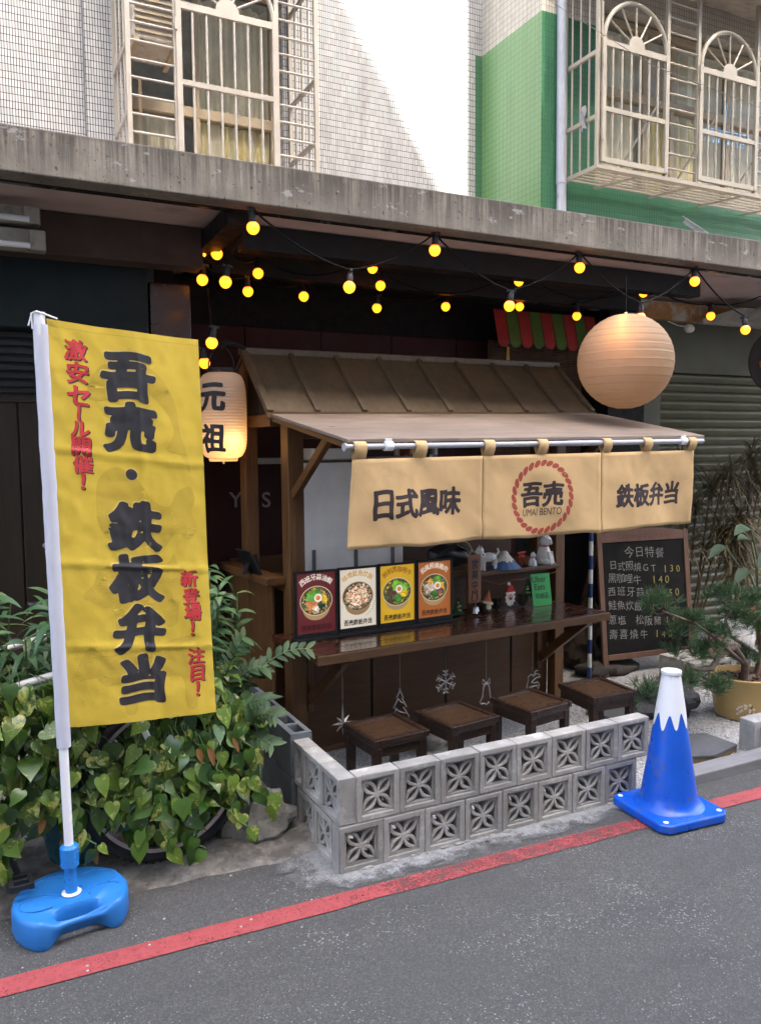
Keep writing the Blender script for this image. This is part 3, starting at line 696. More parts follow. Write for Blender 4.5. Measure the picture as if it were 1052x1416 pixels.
sf = thing('shop_front', 'closed shop with dark teal board above black shutter at far left', 'shop front')
g = MB(); g.box(-6, .875, 4.50, 4.75, 2.27, 2.70); g.build('sign_board', M_teal, sf, bevel=.004)
g = MB()
for k in range(7): g.box(-6, .80, 4.62+.0*k, 4.64, 1.98+k*.042, 2.012+k*.042)
g.box(-6, .80, 4.645, 4.66, 1.95, 2.28); g.build('shutter', M_shutdark, sf, bevel=.005)
g = MB()
for k in range(14): g.box(-1.62+k*.168, -1.62+k*.168+.160, 4.70, 4.72, .03, 1.96)
g.box(-6, .85, 4.722, 4.74, .0, 1.97); g.box(-6, .85, 4.68, 4.705, 1.905, 1.955); dr = g.build('door', W_door, sf, bevel=.004)
g = MB(); g.ball((.33, 4.69, 1.14), .016, 10, 8); g.build('handle', M_alloy, dr, smooth=60)
g = MB(); g.box(.805, .872, 4.60, 4.63, 1.9, 2.268); g.build('red_panel', M_redsign, sf)
g = MB(); g.box(-6, .90, 4.76, 4.9, 0, 2.75); g.build('back_panel', M_dark, sf)
for nm, lb, z0, z1, xa in (('fluorescent_fixture', 'upper old cream fluorescent fitting under the canopy at far left', 2.665, 2.745, .0), ('fluorescent_fixture', 'lower old cream fluorescent fitting above the teal board at far left', 2.55, 2.645, .02)):
    t = thing(nm, lb, 'light fitting', (0, 0, 0), group='old fluorescent fittings')
    g = MB(); g.box(-1.4, .32+xa, 4.20-.16, 4.20-.105, z0, z1); g.build('housing', M_fixture, t, bevel=.006)
    g = MB(); g.tube([(-1.3, 4.0, z0+.012), (.27, 4.0, z0+.012)], .013, 10); g.build('tube', M_white, t, smooth=50)
    g = MB(); g.box(.25+xa, .313+xa, 4.00, 4.037, z0-.004, z1-.01); g.build('end_cap', M_fixture, t, bevel=.004)
co = thing('column', 'square brown glazed column between the left shop and the stall', 'column', (.99, 4.62, 0))
g = MB(); g.box(-.105, .115, -.12, .12, 0, 2.55); g.build('shaft', M_column, co, bevel=.008)
g = MB(); g.box(-.11, .115, -.135, -.121, 1.60, 2.16); g.build('red_band', M_redsign, co)

bw = thing('back_wall', 'dark red board wall behind the food stall', 'wall')
g = MB()
for k in range(5): g.box(1.10+k*.55, 1.10+k*.55+.545, 5.28, 5.31, 0, 2.46)
g.build('boards', M_redboard, bw, bevel=.003)
g = MB(); g.box(1.0, 5.0, 5.36, 5.45, 0, 2.79); g.build('backing', M_dark, bw)
g = MB()
def bwf(u, v, off=0): return (u, 5.278-off, v)
for ch, px in (('Y', 326), ('S', 368)):
    P = at_y(px, 691, 5.28)
    put_text(g, ch, P.x, P.z, .145, bwf, off=.002, offset=.012)
g.build('lettering', simple('grey lettering', (.30,.28,.26), .7), bw)
g = MB(); g.box(.98, 1.09, 4.85, 5.3, 0, 2.75); g.box(.98, 1.6, 5.32, 5.355, 0, 2.75)
tag(g.build('partition', M_dark), 'black side partition behind the white chochin lantern', 'wall')

aw = thing('awning', 'small scalloped awning in red and green stripes at the back', 'awning', (0,0,0))
for cidx, colr, nm in ((0, (.30,.018,.014), 'red_stripe'), (1, (.065,.125,.012), 'green_stripe')):
    g = MB(); w = .1065
    for k in range(9):
        if (k % 2) != (0 if cidx == 0 else 1): continue
        x0 = 3.455+k*w; pts = [(x0, 5.02, 2.66), (x0+w-.006, 5.02, 2.66)]
        n = 10; zb_ = 2.43
        for i in range(n+1):
            a = PI*i/n; pts.append((x0+(w-.006)/2+math.cos(a)*(w-.006)/2, 4.96, zb_-math.sin(a)*.05))
        g.poly(pts)
    o = g.build(nm, simple(nm, colr, .75, var=.15), aw); m = o.modifiers.new('solid', 'SOLIDIFY'); m.thickness = .004
g = MB(); n = 70; vs = []
for k in range(n):
    z = 2.44-k*.013; g.tube([(3.46, 5.1+.004*mnoise.noise(Vector((k, 0, 0))), z), (4.35, 5.1+.004*mnoise.noise(Vector((k, 5, 0))), z+.004*mnoise.noise(Vector((k, 9, 0))))], .0055, 5)
for k in range(8): g.tube([(3.5+k*.118, 5.092, 2.44), (3.5+k*.118, 5.092, 1.54)], .003, 4)
tag(g.build('bamboo_blind', wood('bamboo blind', (.05,.022,.010), (.17,.085,.04), 'x', .6, 2.0)), 'brown bamboo roll blind hanging under the striped awning', 'blind')
g = MB(); g.prism([(0,0),(.04,.01),(.028,.16),(.012,.16)], 0, .004, frame_M((3.50, 4.93, 2.22), (1,0,0), (0,-1,0)))
tag(g.build('pennant', simple('yellow pennant', (.40,.25,.03), .8)), 'small yellow pennant pinned at the left end of the striped awning', 'pennant')

rs = thing('roller_shutter', 'olive green roller shutter with a plain panel above, behind the plants', 'shutter', (0,0,0))
RY = 5.0
g = MB(); z = .02
while z < 2.2:
    vs = []; prof = [(0, 0), (-.004, .012), (-.020, .030), (-.024, .048), (-.018, .062), (0, .072)]
    for x in (5.08, 9.0): vs += [(x, RY+a, z+b) for a, b in prof]
    n = len(prof); g.add(vs, [(i, i+1, n+i+1, n+i) for i in range(n-1)]); z += .0745
g.build('slats', M_shutgreen, rs, smooth=50)
g = MB(); g.box(4.86, 9.0, RY-.05, RY+.05, 2.25, 2.79); g.build('panel', M_panelgreen, rs, bevel=.006)
g = MB(); g.box(4.86, 5.075, RY-.03, RY+.05, 0, 2.247); g.build('jamb', M_panelgreen, rs, bevel=.004)
g = MB(); g.box(4.86, 9, RY+.06, RY+.1, 0, 2.7); g.build('backing', M_dark, rs)
pl = thing('post', 'black post between the bamboo blind and the green shutter', 'post', (4.66, 4.98, 0))
g = MB(); g.box(-.19, .19, -.06, .06, 0, 2.76); g.build('shaft', M_dark, pl, bevel=.006)
g = MB(); vs = []
g.box(4.52, 7.5, 4.66, 4.72, 2.615, 2.75); tag(g.build('beam', M_rust), 'orange rusty flaking beam under the canopy right of the big lantern', 'beam')
g = MB(); g.bar((5.10, 4.60, 2.612), (7.5, 4.50, 2.62), .05, .04); g.poly([(5.12, 4.58, 2.63), (7.5, 4.46, 2.638), (7.5, 4.2, 2.70), (5.3, 4.4, 2.70)])
tag(g.build('cream_beam', M_creambeam, bevel=.004), 'pale cream sheet beam under the canopy at the far right edge', 'beam')
g = MB(); g.ball((4.98, 4.6, 2.55), .035, 12, 8, (1.3, 1, 1)); g.tube([(4.98, 4.6, 2.56), (4.88, 4.62, 2.57), (4.80, 4.64, 2.60)], .005, 6)
tag(g.build('insulator', M_ceramic, smooth=60), 'small white ceramic knob hanging below the rusty beam', 'insulator')
ds = thing('round_sign', 'round dark brown hanging sign cut by the right edge', 'sign', (5.731, 4.3, 2.309), R(-53))
g = MB(); M = frame_M((0, 0, 0), (1, 0, 0), (0, -1, 0)); g.lathe([(.28, -.015), (.285, 0), (.28, .015)], 48, M); dd = g.build('board', simple('dark brown board', (.028,.016,.011), .5), ds, bevel=.003)
g = MB(); g.tube([(-.16, -.019, .02), (-.20, -.019, -.005), (-.195, -.019, -.04), (-.15, -.019, -.05)], .006, 6); g.tube([(-.17, -.019, .06), (-.13, -.019, .05), (-.1, -.019, .07)], .006, 6); g.build('lettering', simple('orange letter paint', (.45,.17,.05), .6), ds)
g = MB(); g.tube([(0, 0, .28), (0, 0, .44)], .004, 5); g.build('chain', M_wire, ds)
bp = thing('striped_pole', 'slim pole ringed in dark blue and white behind the stall counter', 'pole', (3.77, 4.3, 0))
g = MB()
for k in range(16): g.tube([(0, 0, .02+k*.098), (0, 0, .118+k*.098)], .0145, 14, cap=False, col=((.006,.028,.11) if k % 2 == 0 else (.5,.5,.46)))
g.build('shaft', printed('banded enamel', .4), bp, smooth=40)
g = MB(); g.lathe([(.075, 0), (.07, .02), (.022, .024)], 20); g.build('base', M_black, bp, smooth=40)

# ------------------------------------------------------------------ the food stall (local frame: s along the counter, t away from the viewer)
TH = R(4.0); SO = Vector((1.37, 3.40, 0)); ES = Vector((math.cos(TH), math.sin(TH), 0)); ET = Vector((-math.sin(TH), math.cos(TH), 0))
def W(s, t, z): return SO+ES*s+ET*t+Vector((0, 0, z))
def S_at(x, y, t):
    d = ray(x, y); k = ((SO-CAM).dot(ET)+t)/d.dot(ET); p = CAM+d*k; return ((p-SO).dot(ES), t, p.z)
st = thing('food_stall', 'brown wooden food stall with ribbed roof and lacquered counter', 'food stall', SO, TH)
def part(nm, boxes, mat, parent=st, bevel=.004):
    g = MB()
    for b in boxes: g.box(*b)
    return g.build(nm, mat, parent, bevel=bevel)
part('post', [(.098, .187, .5, .59, 0, 1.80)], W_stall); part('post', [(.03, .106, .92, 1.0, 0, 2.12)], W_stall)
part('post', [(1.876, 1.948, .45, .52, 0, 1.83)], W_stall); part('post', [(2.14, 2.22, .92, 1.0, 0, 2.12)], W_stall)
part('front_panel', [(.187, .585, .525, .545, .05, .655), (.60, 1.085, .525, .545, .05, .655), (1.10, 1.575, .525, .545, .05, .655), (1.59, 1.876, .525, .545, .05, .655)], W_panel, bevel=.002)
for bx_ in (.585, 1.085, 1.575): part('batten', [(bx_, bx_+.015, .532, .55, .05, .655)], M_dark, bevel=0)
part('bottom_rail', [(.187, 1.876, .528, .56, .0, .048)], W_stall_x)
ct = part('counter_top', [(0, 1.858, k*.104+.0, k*.104+.1025, .662, .70) for k in range(5)], W_counter, bevel=.003)
part('counter_edge', [(-.002, 1.860, -.022, -.002, .655, .698)], W_stall_x); 
for s in (.21, 1.80):
    g = MB(); g.bar((s, .50, .33), (s, .10, .64), .035, .055); g.bar((s, .515, .62), (s, .515, .26), .035, .02); g.bar((s, .50, .645), (s, .03, .645), .035, .022)
    g.build('bracket', W_stall_y, st, bevel=.003)
part('side_panel', [(.035, .055, .60, 1.30, 0, .94)], W_stall)
part('ledge', [(-.012, .097, .55, 1.30, .945, .985)], W_stall_y)
part('work_counter', [(.19, 2.1, .66, 1.25, .86, .90)], W_stall_x)
part('back_panel', [(.06, 2.2, 1.27, 1.29, 0, 1.0)], W_panel)
part('tie_beam', [(.04, .10, .59, .92, 1.765, 1.83)], W_stall_y); part('tie_beam', [(.19, 2.14, .51, .56, 1.70, 1.80)], W_stall_x)
part('rail', [(.106, 1.2, .95, .965, 1.565, 1.60)], M_steelgrey)
# projecting canopy sheet
g = MB(); c0 = (.012, -.3, 1.688); c1 = (2.28, -.3, 1.706); c2 = (2.295, .5, 1.858); c3 = (.011, .5, 1.826); tk = .016
P = [Vector(c) for c in (c0, c1, c2, c3)]; g.add([p for p in P]+[p-Vector((0, 0, tk)) for p in P], [(0,1,2,3), (7,6,5,4), (0,4,5,1), (1,5,6,2), (2,6,7,3), (3,7,4,0)])
g.build('canopy', W_canopy, st, bevel=.002)
g = MB(); g.bar((.02, -.285, 1.660), (2.275, -.285, 1.678), .02, .02); g.bar((.03, -.28, 1.66), (.03, .5, 1.80), .03, .022); g.bar((2.26, -.28, 1.678), (2.27, .5, 1.83), .03, .022)
g.bar((1.2, -.28, 1.668), (1.2, .5, 1.815), .03, .022); g.build('canopy_frame', W_stall_x, st)
for s in (.125, 1.91):
    g = MB(); g.bar((s, .49, 1.41), (s, .04, 1.735), .032, .045); g.build('canopy_brace', W_stall_y, st, bevel=.003)
# ribbed roof
def roofP(s, f, off=0):      # f 0 eave .. 1 ridge
    a = Vector((-.008+.025*f, .5+.40*f, 1.835+.335*f)); b = Vector((2.235+.055*f, .5+.40*f, 1.868+.325*f))
    nrm = Vector((0, -.335, .40)).normalized(); return a+(b-a)*s+nrm*off
g = MB(); g.add([roofP(0, 0), roofP(1, 0), roofP(1, 1), roofP(0, 1), roofP(0, 0, -.02), roofP(1, 0, -.02), roofP(1, 1, -.02), roofP(0, 1, -.02)], [(0,1,2,3), (7,6,5,4), (0,4,5,1), (1,5,6,2), (2,6,7,3), (3,7,4,0)])
rf = g.build('roof', W_roof, st)
for k in range(9):
    g = MB(); g.bar(roofP(min(max(k/8, .006), .994), 0.0, .006), roofP(min(max(k/8, .006), .994), 1, .006), .030 if k not in (0, 8) else .036, .018, up=(0, -.64, .77)); g.build('rib', W_roof, rf, bevel=.003)
g = MB(); g.bar(roofP(-.004, 1.03, .0), roofP(1.004, 1.03, .0), .05, .036); g.build('ridge_cap', W_roof, rf, bevel=.004)
g = MB(); g.bar(roofP(-.004, -.03, -.012), roofP(1.004, -.03, -.012), .022, .030); g.build('eave_trim', W_stall_x, rf, bevel=.003)
g = MB(); a, b = roofP(0, 1), roofP(1, 1); g.add([a, b, b+Vector((0, .42, -.33)), a+Vector((0, .42, -.33)), a+Vector((0, 0, -.02)), b+Vector((0, 0, -.02)), b+Vector((0, .42, -.35)), a+Vector((0, .42, -.35))], [(3,2,1,0), (4,5,6,7), (0,1,5,4), (1,2,6,5), (2,3,7,6), (3,0,4,7)]); g.build('back_slope', W_roof, rf)
for k in (0, 1):
    s = .055 if k == 0 else 2.18
    g = MB(); g.add([(s, .53, 1.83), (s, 1.27, 1.83), (s, .90, 2.13), (s+.012, .53, 1.83), (s+.012, 1.27, 1.83), (s+.012, .90, 2.13)], [(0,1,2), (5,4,3), (0,3,4,1), (1,4,5,2), (2,5,3,0)]); g.build('gable_board', M_dark, st)

# noren curtain on its pole
nr = thing('noren_curtain', 'tan three panel noren curtain with dark lettering hanging from a pole below the stall canopy', 'curtain', SO, TH)
g = MB(); g.tube([(.0, -.3, 1.655), (2.26, -.3, 1.674)], .0125, 16); g.tube([(-.006, -.3, 1.655), (.004, -.3, 1.655)], .018, 16); g.tube([(1.25, -.3, 1.6655), (2.265, -.3, 1.674)], .0137, 16)
g.build('pole', simple('pale grey tube', (.36,.36,.37), .35, var=.05, bmp=0), nr, smooth=40)
for s in (.21, 2.10):
    g = MB(); g.tube([(s-.02, -.3, 1.656+.0084*s), (s+.02, -.3, 1.656+.0084*s)], .0215, 14); g.box(s-.014, s+.014, -.31, -.285, 1.665+.0084*s, 1.69+.0080*s); g.build('clip', M_white, nr, smooth=40)
def nf(u, v, off=0):      # u metres along, v height
    f = (1.62-v)/.41
    x = u-(.042*f if u < .1 else 0)*(1-u/.1 if u < .1 else 0)
    seam = min(abs(u-.718), abs(u-1.478))
    y = -.3+.011*math.sin(u*5.3+v*2.2)*f+.0065*math.sin(u*13+1.3+v*9)*(.2+f)+.005*mnoise.noise(Vector((u*9, v*9, 0)))+.0025*mnoise.noise(Vector((u*24+v*9, v*20, 3)))
    y -= .004*math.exp(-(seam/.02)**2)
    return Vector((x, y-off, v+.0095*u))
def nz(u): return 1.213+.004*math.sin(u*3.1+.4)+.004*math.sin(u*11)+.002*math.sin(u*29)
for (u0, u1, nm) in ((.034, .716, 'left'), (.720, 1.476, 'mid'), (1.480, 2.192, 'right')):
    g = MB(); n, m = 40, 20; vs = []
    for j in range(m+1):
        for i in range(n+1):
            u = u0+(u1-u0)*i/n; zt = 1.603; zb_ = nz(u)-.0085*u
            vs.append(nf(u, zt+(zb_-zt)*j/m))
    g.add(vs, [(j*(n+1)+i, j*(n+1)+i+1, (j+1)*(n+1)+i+1, (j+1)*(n+1)+i) for j in range(m) for i in range(n)])
    for tb in (.062, .372, .725, 1.078, 1.485, 1.812, 2.165):
        if not (u0-.02 <= tb <= u1-.001) : continue
        tb = max(tb, u0+.032); pole_z = 1.6555+.0084*tb; w = .03
        ring = [(-.302, 1.603+.0095*tb), (-.318, pole_z-.02), (-.3205, pole_z), (-.312, pole_z+.017), (-.3, pole_z+.0208), (-.288, pole_z+.017), (-.2795, pole_z), (-.283, pole_z-.02), (-.296, 1.603+.0095*tb)]
        vs = []
        for (yy, zz) in ring: vs += [(tb-w, yy, zz), (tb+w, yy, zz)]
        g.add(vs, [(2*i, 2*i+1, 2*i+3, 2*i+2) for i in range(len(ring)-1)])
    pn = g.build('panel', M_noren, nr, smooth=70); sd = pn.modifiers.new('solid', 'SOLIDIFY'); sd.thickness = .0016; sd.offset = 1
    g = MB()
    for vv in (1.592, 1.222):
        for i in range(60):
            a = u0+.008+(u1-u0-.016)*i/60; b = a+(u1-u0)*.5/60
            z_ = vv if vv > 1.5 else nz(a)-.0085*a+.016
            g.add([nf(a, z_, .0012), nf(b, z_, .0012), nf(b, z_+.0016, .0012), nf(a, z_+.0016, .0012)], [(0,1,2,3)])
    g.build('stitching', simple('tan thread', (.40,.25,.10), .8, bmp=0), pn)
    L = MB()
    def txt(mb, s, cx, w, z, h, off=.0022, col=None, **kw):
        stp = w/len(s)
        for i, ch in enumerate(s): put_glyph(mb, ch, cx-w/2+stp*(i+.5), z, stp*1.0, h, nf, off, **kw)
    kw = dict(bold=.045, res=60, flare=.12, blur=2)
    if nm == 'left': txt(L, '日式風味', .358, .475, 1.402, .128, **kw)
    if nm == 'right': txt(L, '鉄板弁当', 1.838, .50, 1.374, .125, **kw)
    if nm == 'mid':
        txt(L, '吾売', 1.090, .262, 1.408, .122, **kw)
        put_text(L, 'UMAI BENTO', 1.09, 1.322, .050, nf, .0022, width=.235, offset=.0)
    lt = L.build('lettering', M_ink, pn)
    if nm == 'mid':
        g = MB(); N = 28
        for k in range(N):
            a0 = 2*PI*k/N; pts = []
            cx, cz = 1.091, 1.3935; rx, rz = .178, .168
            for q in range(10):      # one fat slanted strand of the rope
                tq = 2*PI*q/10; ra = .0240*math.cos(tq)*(1.0+.18*math.sin(tq)); rb = .0128*math.sin(tq)
                ang = a0+PI/2+R(30)
                dx = ra*math.cos(ang)-rb*math.sin(ang); dz = ra*math.sin(ang)+rb*math.cos(ang)
                pts.append(nf(cx+rx*math.cos(a0)+dx, cz+rz*math.sin(a0)+dz, .0022))
            g.poly(pts)
        g.build('rope_emblem', M_rope_ink, pn)
        L = MB()      # pale red shadow edge of the logo letters
# ------------------------------------------------------------------ four illuminated-looking menu cards on the counter
foods = {
 'shrimp': [((.55,.20,.07), 16, (-.35,-.25), .36, .13), ((.08,.25,.03), 18, (-.1,.45), .34, .13), ((.72,.45,.03), 18, (.48,.12), .26, .08), ((.015,.035,.02), 10, (.35,-.42), .2, .11), ((.62,.50,.38), 7, (.0,-.62), .2, .09), ((.10,.30,.05), 10, (-.5,.25), .2, .10)],
 'rice': [((.62,.36,.20), 60, (0,0), .72, .085), ((.70,.55,.40), 60, (0,0), .76, .07), ((.50,.16,.05), 40, (0,0), .70, .06), ((.20,.25,.08), 16, (0,0), .7, .04), ((.78,.68,.55), 30, (0,0), .7, .05)],
 'curry': [((.10,.05,.035), 34, (-.45,-.05), .34, .12), ((.14,.34,.03), 26, (.0,.5), .32, .13), ((.75,.44,.02), 24, (.5,-.15), .28, .10), ((.05,.20,.03), 14, (.05,-.5), .24, .10), ((.16,.36,.04), 16, (.55,.35), .22, .10)],
 'chicken': [((.50,.40,.32), 30, (-.3,.0), .40, .14), ((.10,.28,.03), 16, (.2,.52), .3, .11), ((.70,.42,.03), 18, (.55,.12), .24, .09), ((.20,.07,.06), 14, (.48,-.35), .22, .10), ((.04,.13,.02), 16, (-.05,-.58), .26, .10), ((.62,.28,.04), 10, (-.35,.5), .2, .09)],
}
def menu_card(i, label, bgc, title, tcol, food, fcol, arc_extra=False):
    s0 = .032+i*.2365; t0 = .30
    t = thing('menu_display', label, 'menu card', W(s0, t0, .70), TH, 'menu cards standing on the counter')
    w, h = .232, .345
    g = MB(); fr = .009
    g.box(0, fr, -.012, .012, .0, h); g.box(w-fr, w, -.012, .012, .0, h); g.box(fr, w-fr, -.012, .012, h-fr, h); g.box(fr, w-fr, -.012, .012, 0, .034); g.box(fr, w-fr, .002, .012, .034, h-fr)
    g.build('frame', M_black, t, bevel=.002)
    g = MB(); g.box(-.003, w+.003, -.045, .045, -.0005, .014); g.build('base', M_black, t, bevel=.003)
    x0, x1, z0, z1 = fr, w-fr, .034, h-fr; cx = (x0+x1)/2; cw = x1-x0; chh = z1-z0
    g = MB(); yb = -.002
    def pf(u, v, off=0): return (u, yb-off, v)
    g.poly([pf(x0, z0), pf(x1, z0), pf(x1, z1), pf(x0, z1)], bgc)
    bx, bz, br = cx, z0+chh*.53, cw*.42
    def ell(a, b, cx_, cz_, off, col, n=36, a0=0, a1=2*PI):
        g.poly([pf(cx_+a*math.cos(a0+(a1-a0)*k/n), cz_+b*math.sin(a0+(a1-a0)*k/n), off) for k in range(n)], col)
    kraft = (.42,.27,.13); dk = (.28,.17,.075)
    pts = [pf(bx+br*math.cos(PI+PI*k/18), bz+br*.80*math.sin(PI+PI*k/18)-.0, .0005) for k in range(19)]
    low = [pf(bx+br*.80*math.cos(-PI*k/18), bz-br*.48+br*.62*math.sin(-PI*k/18), .0005) for k in range(19)]
    g.poly([pf(bx-br, bz, .0005)]+[pf(bx+br*.82*math.cos(PI+PI*k/18), bz-br*.42+br*.66*math.sin(PI+PI*k/18), .0005) for k in range(19)]+[pf(bx+br, bz, .0005)], dk if food == 'rice' else (.36,.24,.11))
    ell(br, br*.84, bx, bz, .0008, (.58,.44,.28) if food != 'rice' else (.30,.19,.09)); ell(br*.95, br*.79, bx, bz, .0011, (.07,.045,.02))
    rr = random.Random(i*17+3); z_ = .0014
    pal = [q[0] for q in foods[food]]
    for k in range(260):      # bed of small pieces filling the bowl
        a = rr.uniform(0, 2*PI); q = math.sqrt(rr.random())*.93; s_ = rr.uniform(.05, .10); cc = rr.choice(pal); jf = rr.uniform(.35, 1.0); z_ += .000002
        g.poly([pf(bx+br*.93*(q*math.cos(a)+s_*math.cos(2*PI*q2/6+a)), bz+br*.77*(q*math.sin(a)+s_*math.sin(2*PI*q2/6+a)), z_) for q2 in range(6)], tuple(c*jf for c in cc))
    for col, n, (fx, fz), sp, sz in foods[food]:
        for k in range(int(n*1.6)):
            for _ in range(30):
                a = rr.uniform(0, 2*PI); q = math.sqrt(rr.random())*sp; ux, uz = fx+q*math.cos(a), fz+q*math.sin(a)
                if ux*ux+uz*uz < .82: break
            else: continue
            m = rr.randint(5, 8); s_ = sz*rr.uniform(.8, 1.5); jf = rr.uniform(.6, 1.6); z_ += .000006
            cc = tuple(min(1, c*jf) for c in col)
            g.poly([pf(bx+br*.88*(ux+s_*math.cos(2*PI*q2/m+a)*rr.uniform(.7, 1.1)), bz+br*.73*(uz+s_*math.sin(2*PI*q2/m+a)*rr.uniform(.7, 1.1)), z_) for q2 in range(m)], cc)
    z_ += .0002
    if food != 'rice':
        ex = bx+br*(.10 if food == 'shrimp' else .12 if food == 'curry' else .22); ez = bz+br*(.16 if food != 'chicken' else .10)
        ell(br*.24, br*.23, ex, ez, z_, (.75,.70,.62)); ell(br*.135, br*.13, ex, ez, z_+.0002, (.62,.15,.02)); ell(br*.07, br*.06, ex-.003, ez+.002, z_+.0004, (.70,.26,.04))
    n = len(title); ra = cw*.62; zc = z1-.022-ra
    for k, ch in enumerate(title):
        a = PI/2+(n-1-2*k)/2*(.245 if n > 5 else .28)*.98
        put_glyph(g, ch, cx+ra*math.cos(a), zc+ra*math.sin(a)*1.0, .031, .033, pf, .0012, rot=a-PI/2, col=tcol, bold=.030, res=44, flare=.1, blur=1)
    for k, ch in enumerate('吾売鉄板弁当'):
        put_glyph(g, ch, cx-.069+k*.0276, z0+.027, .028, .030, pf, .0012, col=fcol, bold=.035, res=44, flare=.1, blur=1)
    if arc_extra:
        for k in range(9):
            a = R(-62+k*6.5); ex, ez = bx+br*1.12*math.cos(a), bz-br*.2+br*1.06*math.sin(a)
            g.poly([pf(ex-.002, ez-.002, .001), pf(ex+.003, ez-.001, .001), pf(ex+.002, ez+.003, .001), pf(ex-.003, ez+.002, .001)], (.36,.22,.10))
    g.build('card', M_lightbox, t)
menu_card(0, 'maroon menu card of shrimp and egg bowl in a black stand', (.105,.016,.018), '西班牙蒜油蝦', (.72,.62,.52), 'shrimp', (.035,.006,.007))
menu_card(1, 'cream menu card of fried rice bowl in a black stand', (.70,.62,.50), '味噌鮭魚炊飯', (.52,.33,.12), 'rice', (.03,.02,.015), True)
menu_card(2, 'yellow menu card of dark meat and broccoli bowl in a black stand', (.62,.36,.018), '秘制黑咖哩牛', (.30,.13,.01), 'curry', (.035,.02,.01))
menu_card(3, 'orange brown menu card of sliced chicken bowl in a black stand', (.36,.11,.025), '和風照燒雞肉', (.70,.60,.46), 'chicken', (.06,.02,.01))

# ------------------------------------------------------------------ inside the stall
t = thing('steel_guard', 'large stainless steel sheet standing behind the menu cards', 'steel panel', W(.32, .80, .90), TH)
g = MB(); g.box(0, .655, 0, .012, .015, .67); g.build('sheet', M_steel, t, bevel=.002)
g = MB(); g.box(-.004, .66, -.006, .05, .67, .682); g.build('top_lip', W_roof, t)
for s in (.05, .32, .57):
    g = MB(); g.box(s, s+.022, -.006, 0, .018, .18); g.build('foot_strip', simple('dull steel strip', (.16,.16,.16), .5, metal=.4), t)
t = thing('steel_tray', 'small stainless tray lying on top of the steel sheet', 'tray', W(.40, .86, 1.583), TH)
g = MB(); g.box(0, .24, -.05, .10, .0, .065); g.build('body', M_steel, t, bevel=.006)
g = MB(); g.box(-.006, .246, -.056, .106, .060, .068); g.build('rim', M_steel, t, bevel=.002)
part_t = thing('cutting_board', 'wooden cutting board lying behind the menu cards', 'board', W(1.02, .75, .901), TH)
g = MB(); g.box(0, .28, 0, .2, 0, .022); g.build('slab', simple('pale board', (.30,.16,.06), .6), part_t, bevel=.006)
g = MB(); g.ball((0, 0, .06), .13, 22, 14, (1.1, .7, .48), jit=.35, seed=3); g.tube([(-.1, -.05, .08), (-.02, -.1, .135), (.08, -.06, .09)], .01, 6)
o = g.build('bag', simple('black bag', (.015,.014,.014), .45, var=.4), smooth=60); o.location = W(1.22, .66, .945)
tag(o, 'crumpled black bag behind the wooden shop sign', 'bag')
t = thing('tablet', 'small black tablet on its stand on the stall side ledge', 'tablet', W(.015, .70, .985), TH)
M = Matrix.Rotation(R(8), 4, 'Z') @ Matrix.Rotation(R(-28), 4, 'Y')
g = MB(); g.box(-.006, .006, -.02, .13, .0, .15, M); g.build('screen', M_black, t, bevel=.003)
g = MB(); g.bar((.0, .05, .0), (-.02, .05, .10), .05, .005); g.bar((-.07, .05, .0), (-.03, .05, .10), .05, .005); g.build('stand', M_dark, t)
g = MB(); g.box(.007, .0085, -.01, .12, .010, .14, M); g.build('bezel', M_steelgrey, t)
def hang_cloth(lb, s, w, z0, z1, cols, t_=1.1):
    g = MB(); k = 8; n = 6
    for i in range(k):
        for j in range(n):
            a = s+w*i/k; b = s+w*(i+1)/k; za = z0+(z1-z0)*j/n; zb2 = z0+(z1-z0)*(j+1)/n
            f = lambda x, z: (x, t_+.008*math.sin(x*40), z)
            g.add([f(a, za), f(b, za), f(b, zb2), f(a, zb2)], [(0,1,2,3)], cols[(i*7+j*3+(i*j) % 2) % len(cols)])
    o = g.build('hanging_cloth', M_print); o.location = SO; o.rotation_euler = (0, 0, TH); sd = o.modifiers.new('solid', 'SOLIDIFY'); sd.thickness = .002
    tag(o, lb, 'cloth')
hang_cloth('red and cream patterned cloth hanging inside the stall above the curtain', 1.10, .13, 1.45, 1.76, [(.25,.03,.02), (.25,.03,.02), (.45,.36,.26)])
hang_cloth('black and white patterned cloth hanging inside the stall above the curtain', 1.24, .20, 1.45, 1.76, [(.02,.02,.02), (.02,.02,.02), (.40,.40,.38)])
t = thing('glow_panel', 'small panel glowing in place of warm reflected light inside the stall', 'glow panel', W(1.62, 1.15, 1.80), TH)
g = MB(); g.box(-.07, .07, 0, .03, -.10, .05); g.build('shade', emit('warm reflected glow', (1, .45, .16), .12, (.5,.3,.15)), t, bevel=.006)  # added glow standing in for warm reflected light, no real lamp
g = MB(); g.box(-.08, .08, .03, .045, -.11, .06); g.build('back_plate', W_stall_x, t)

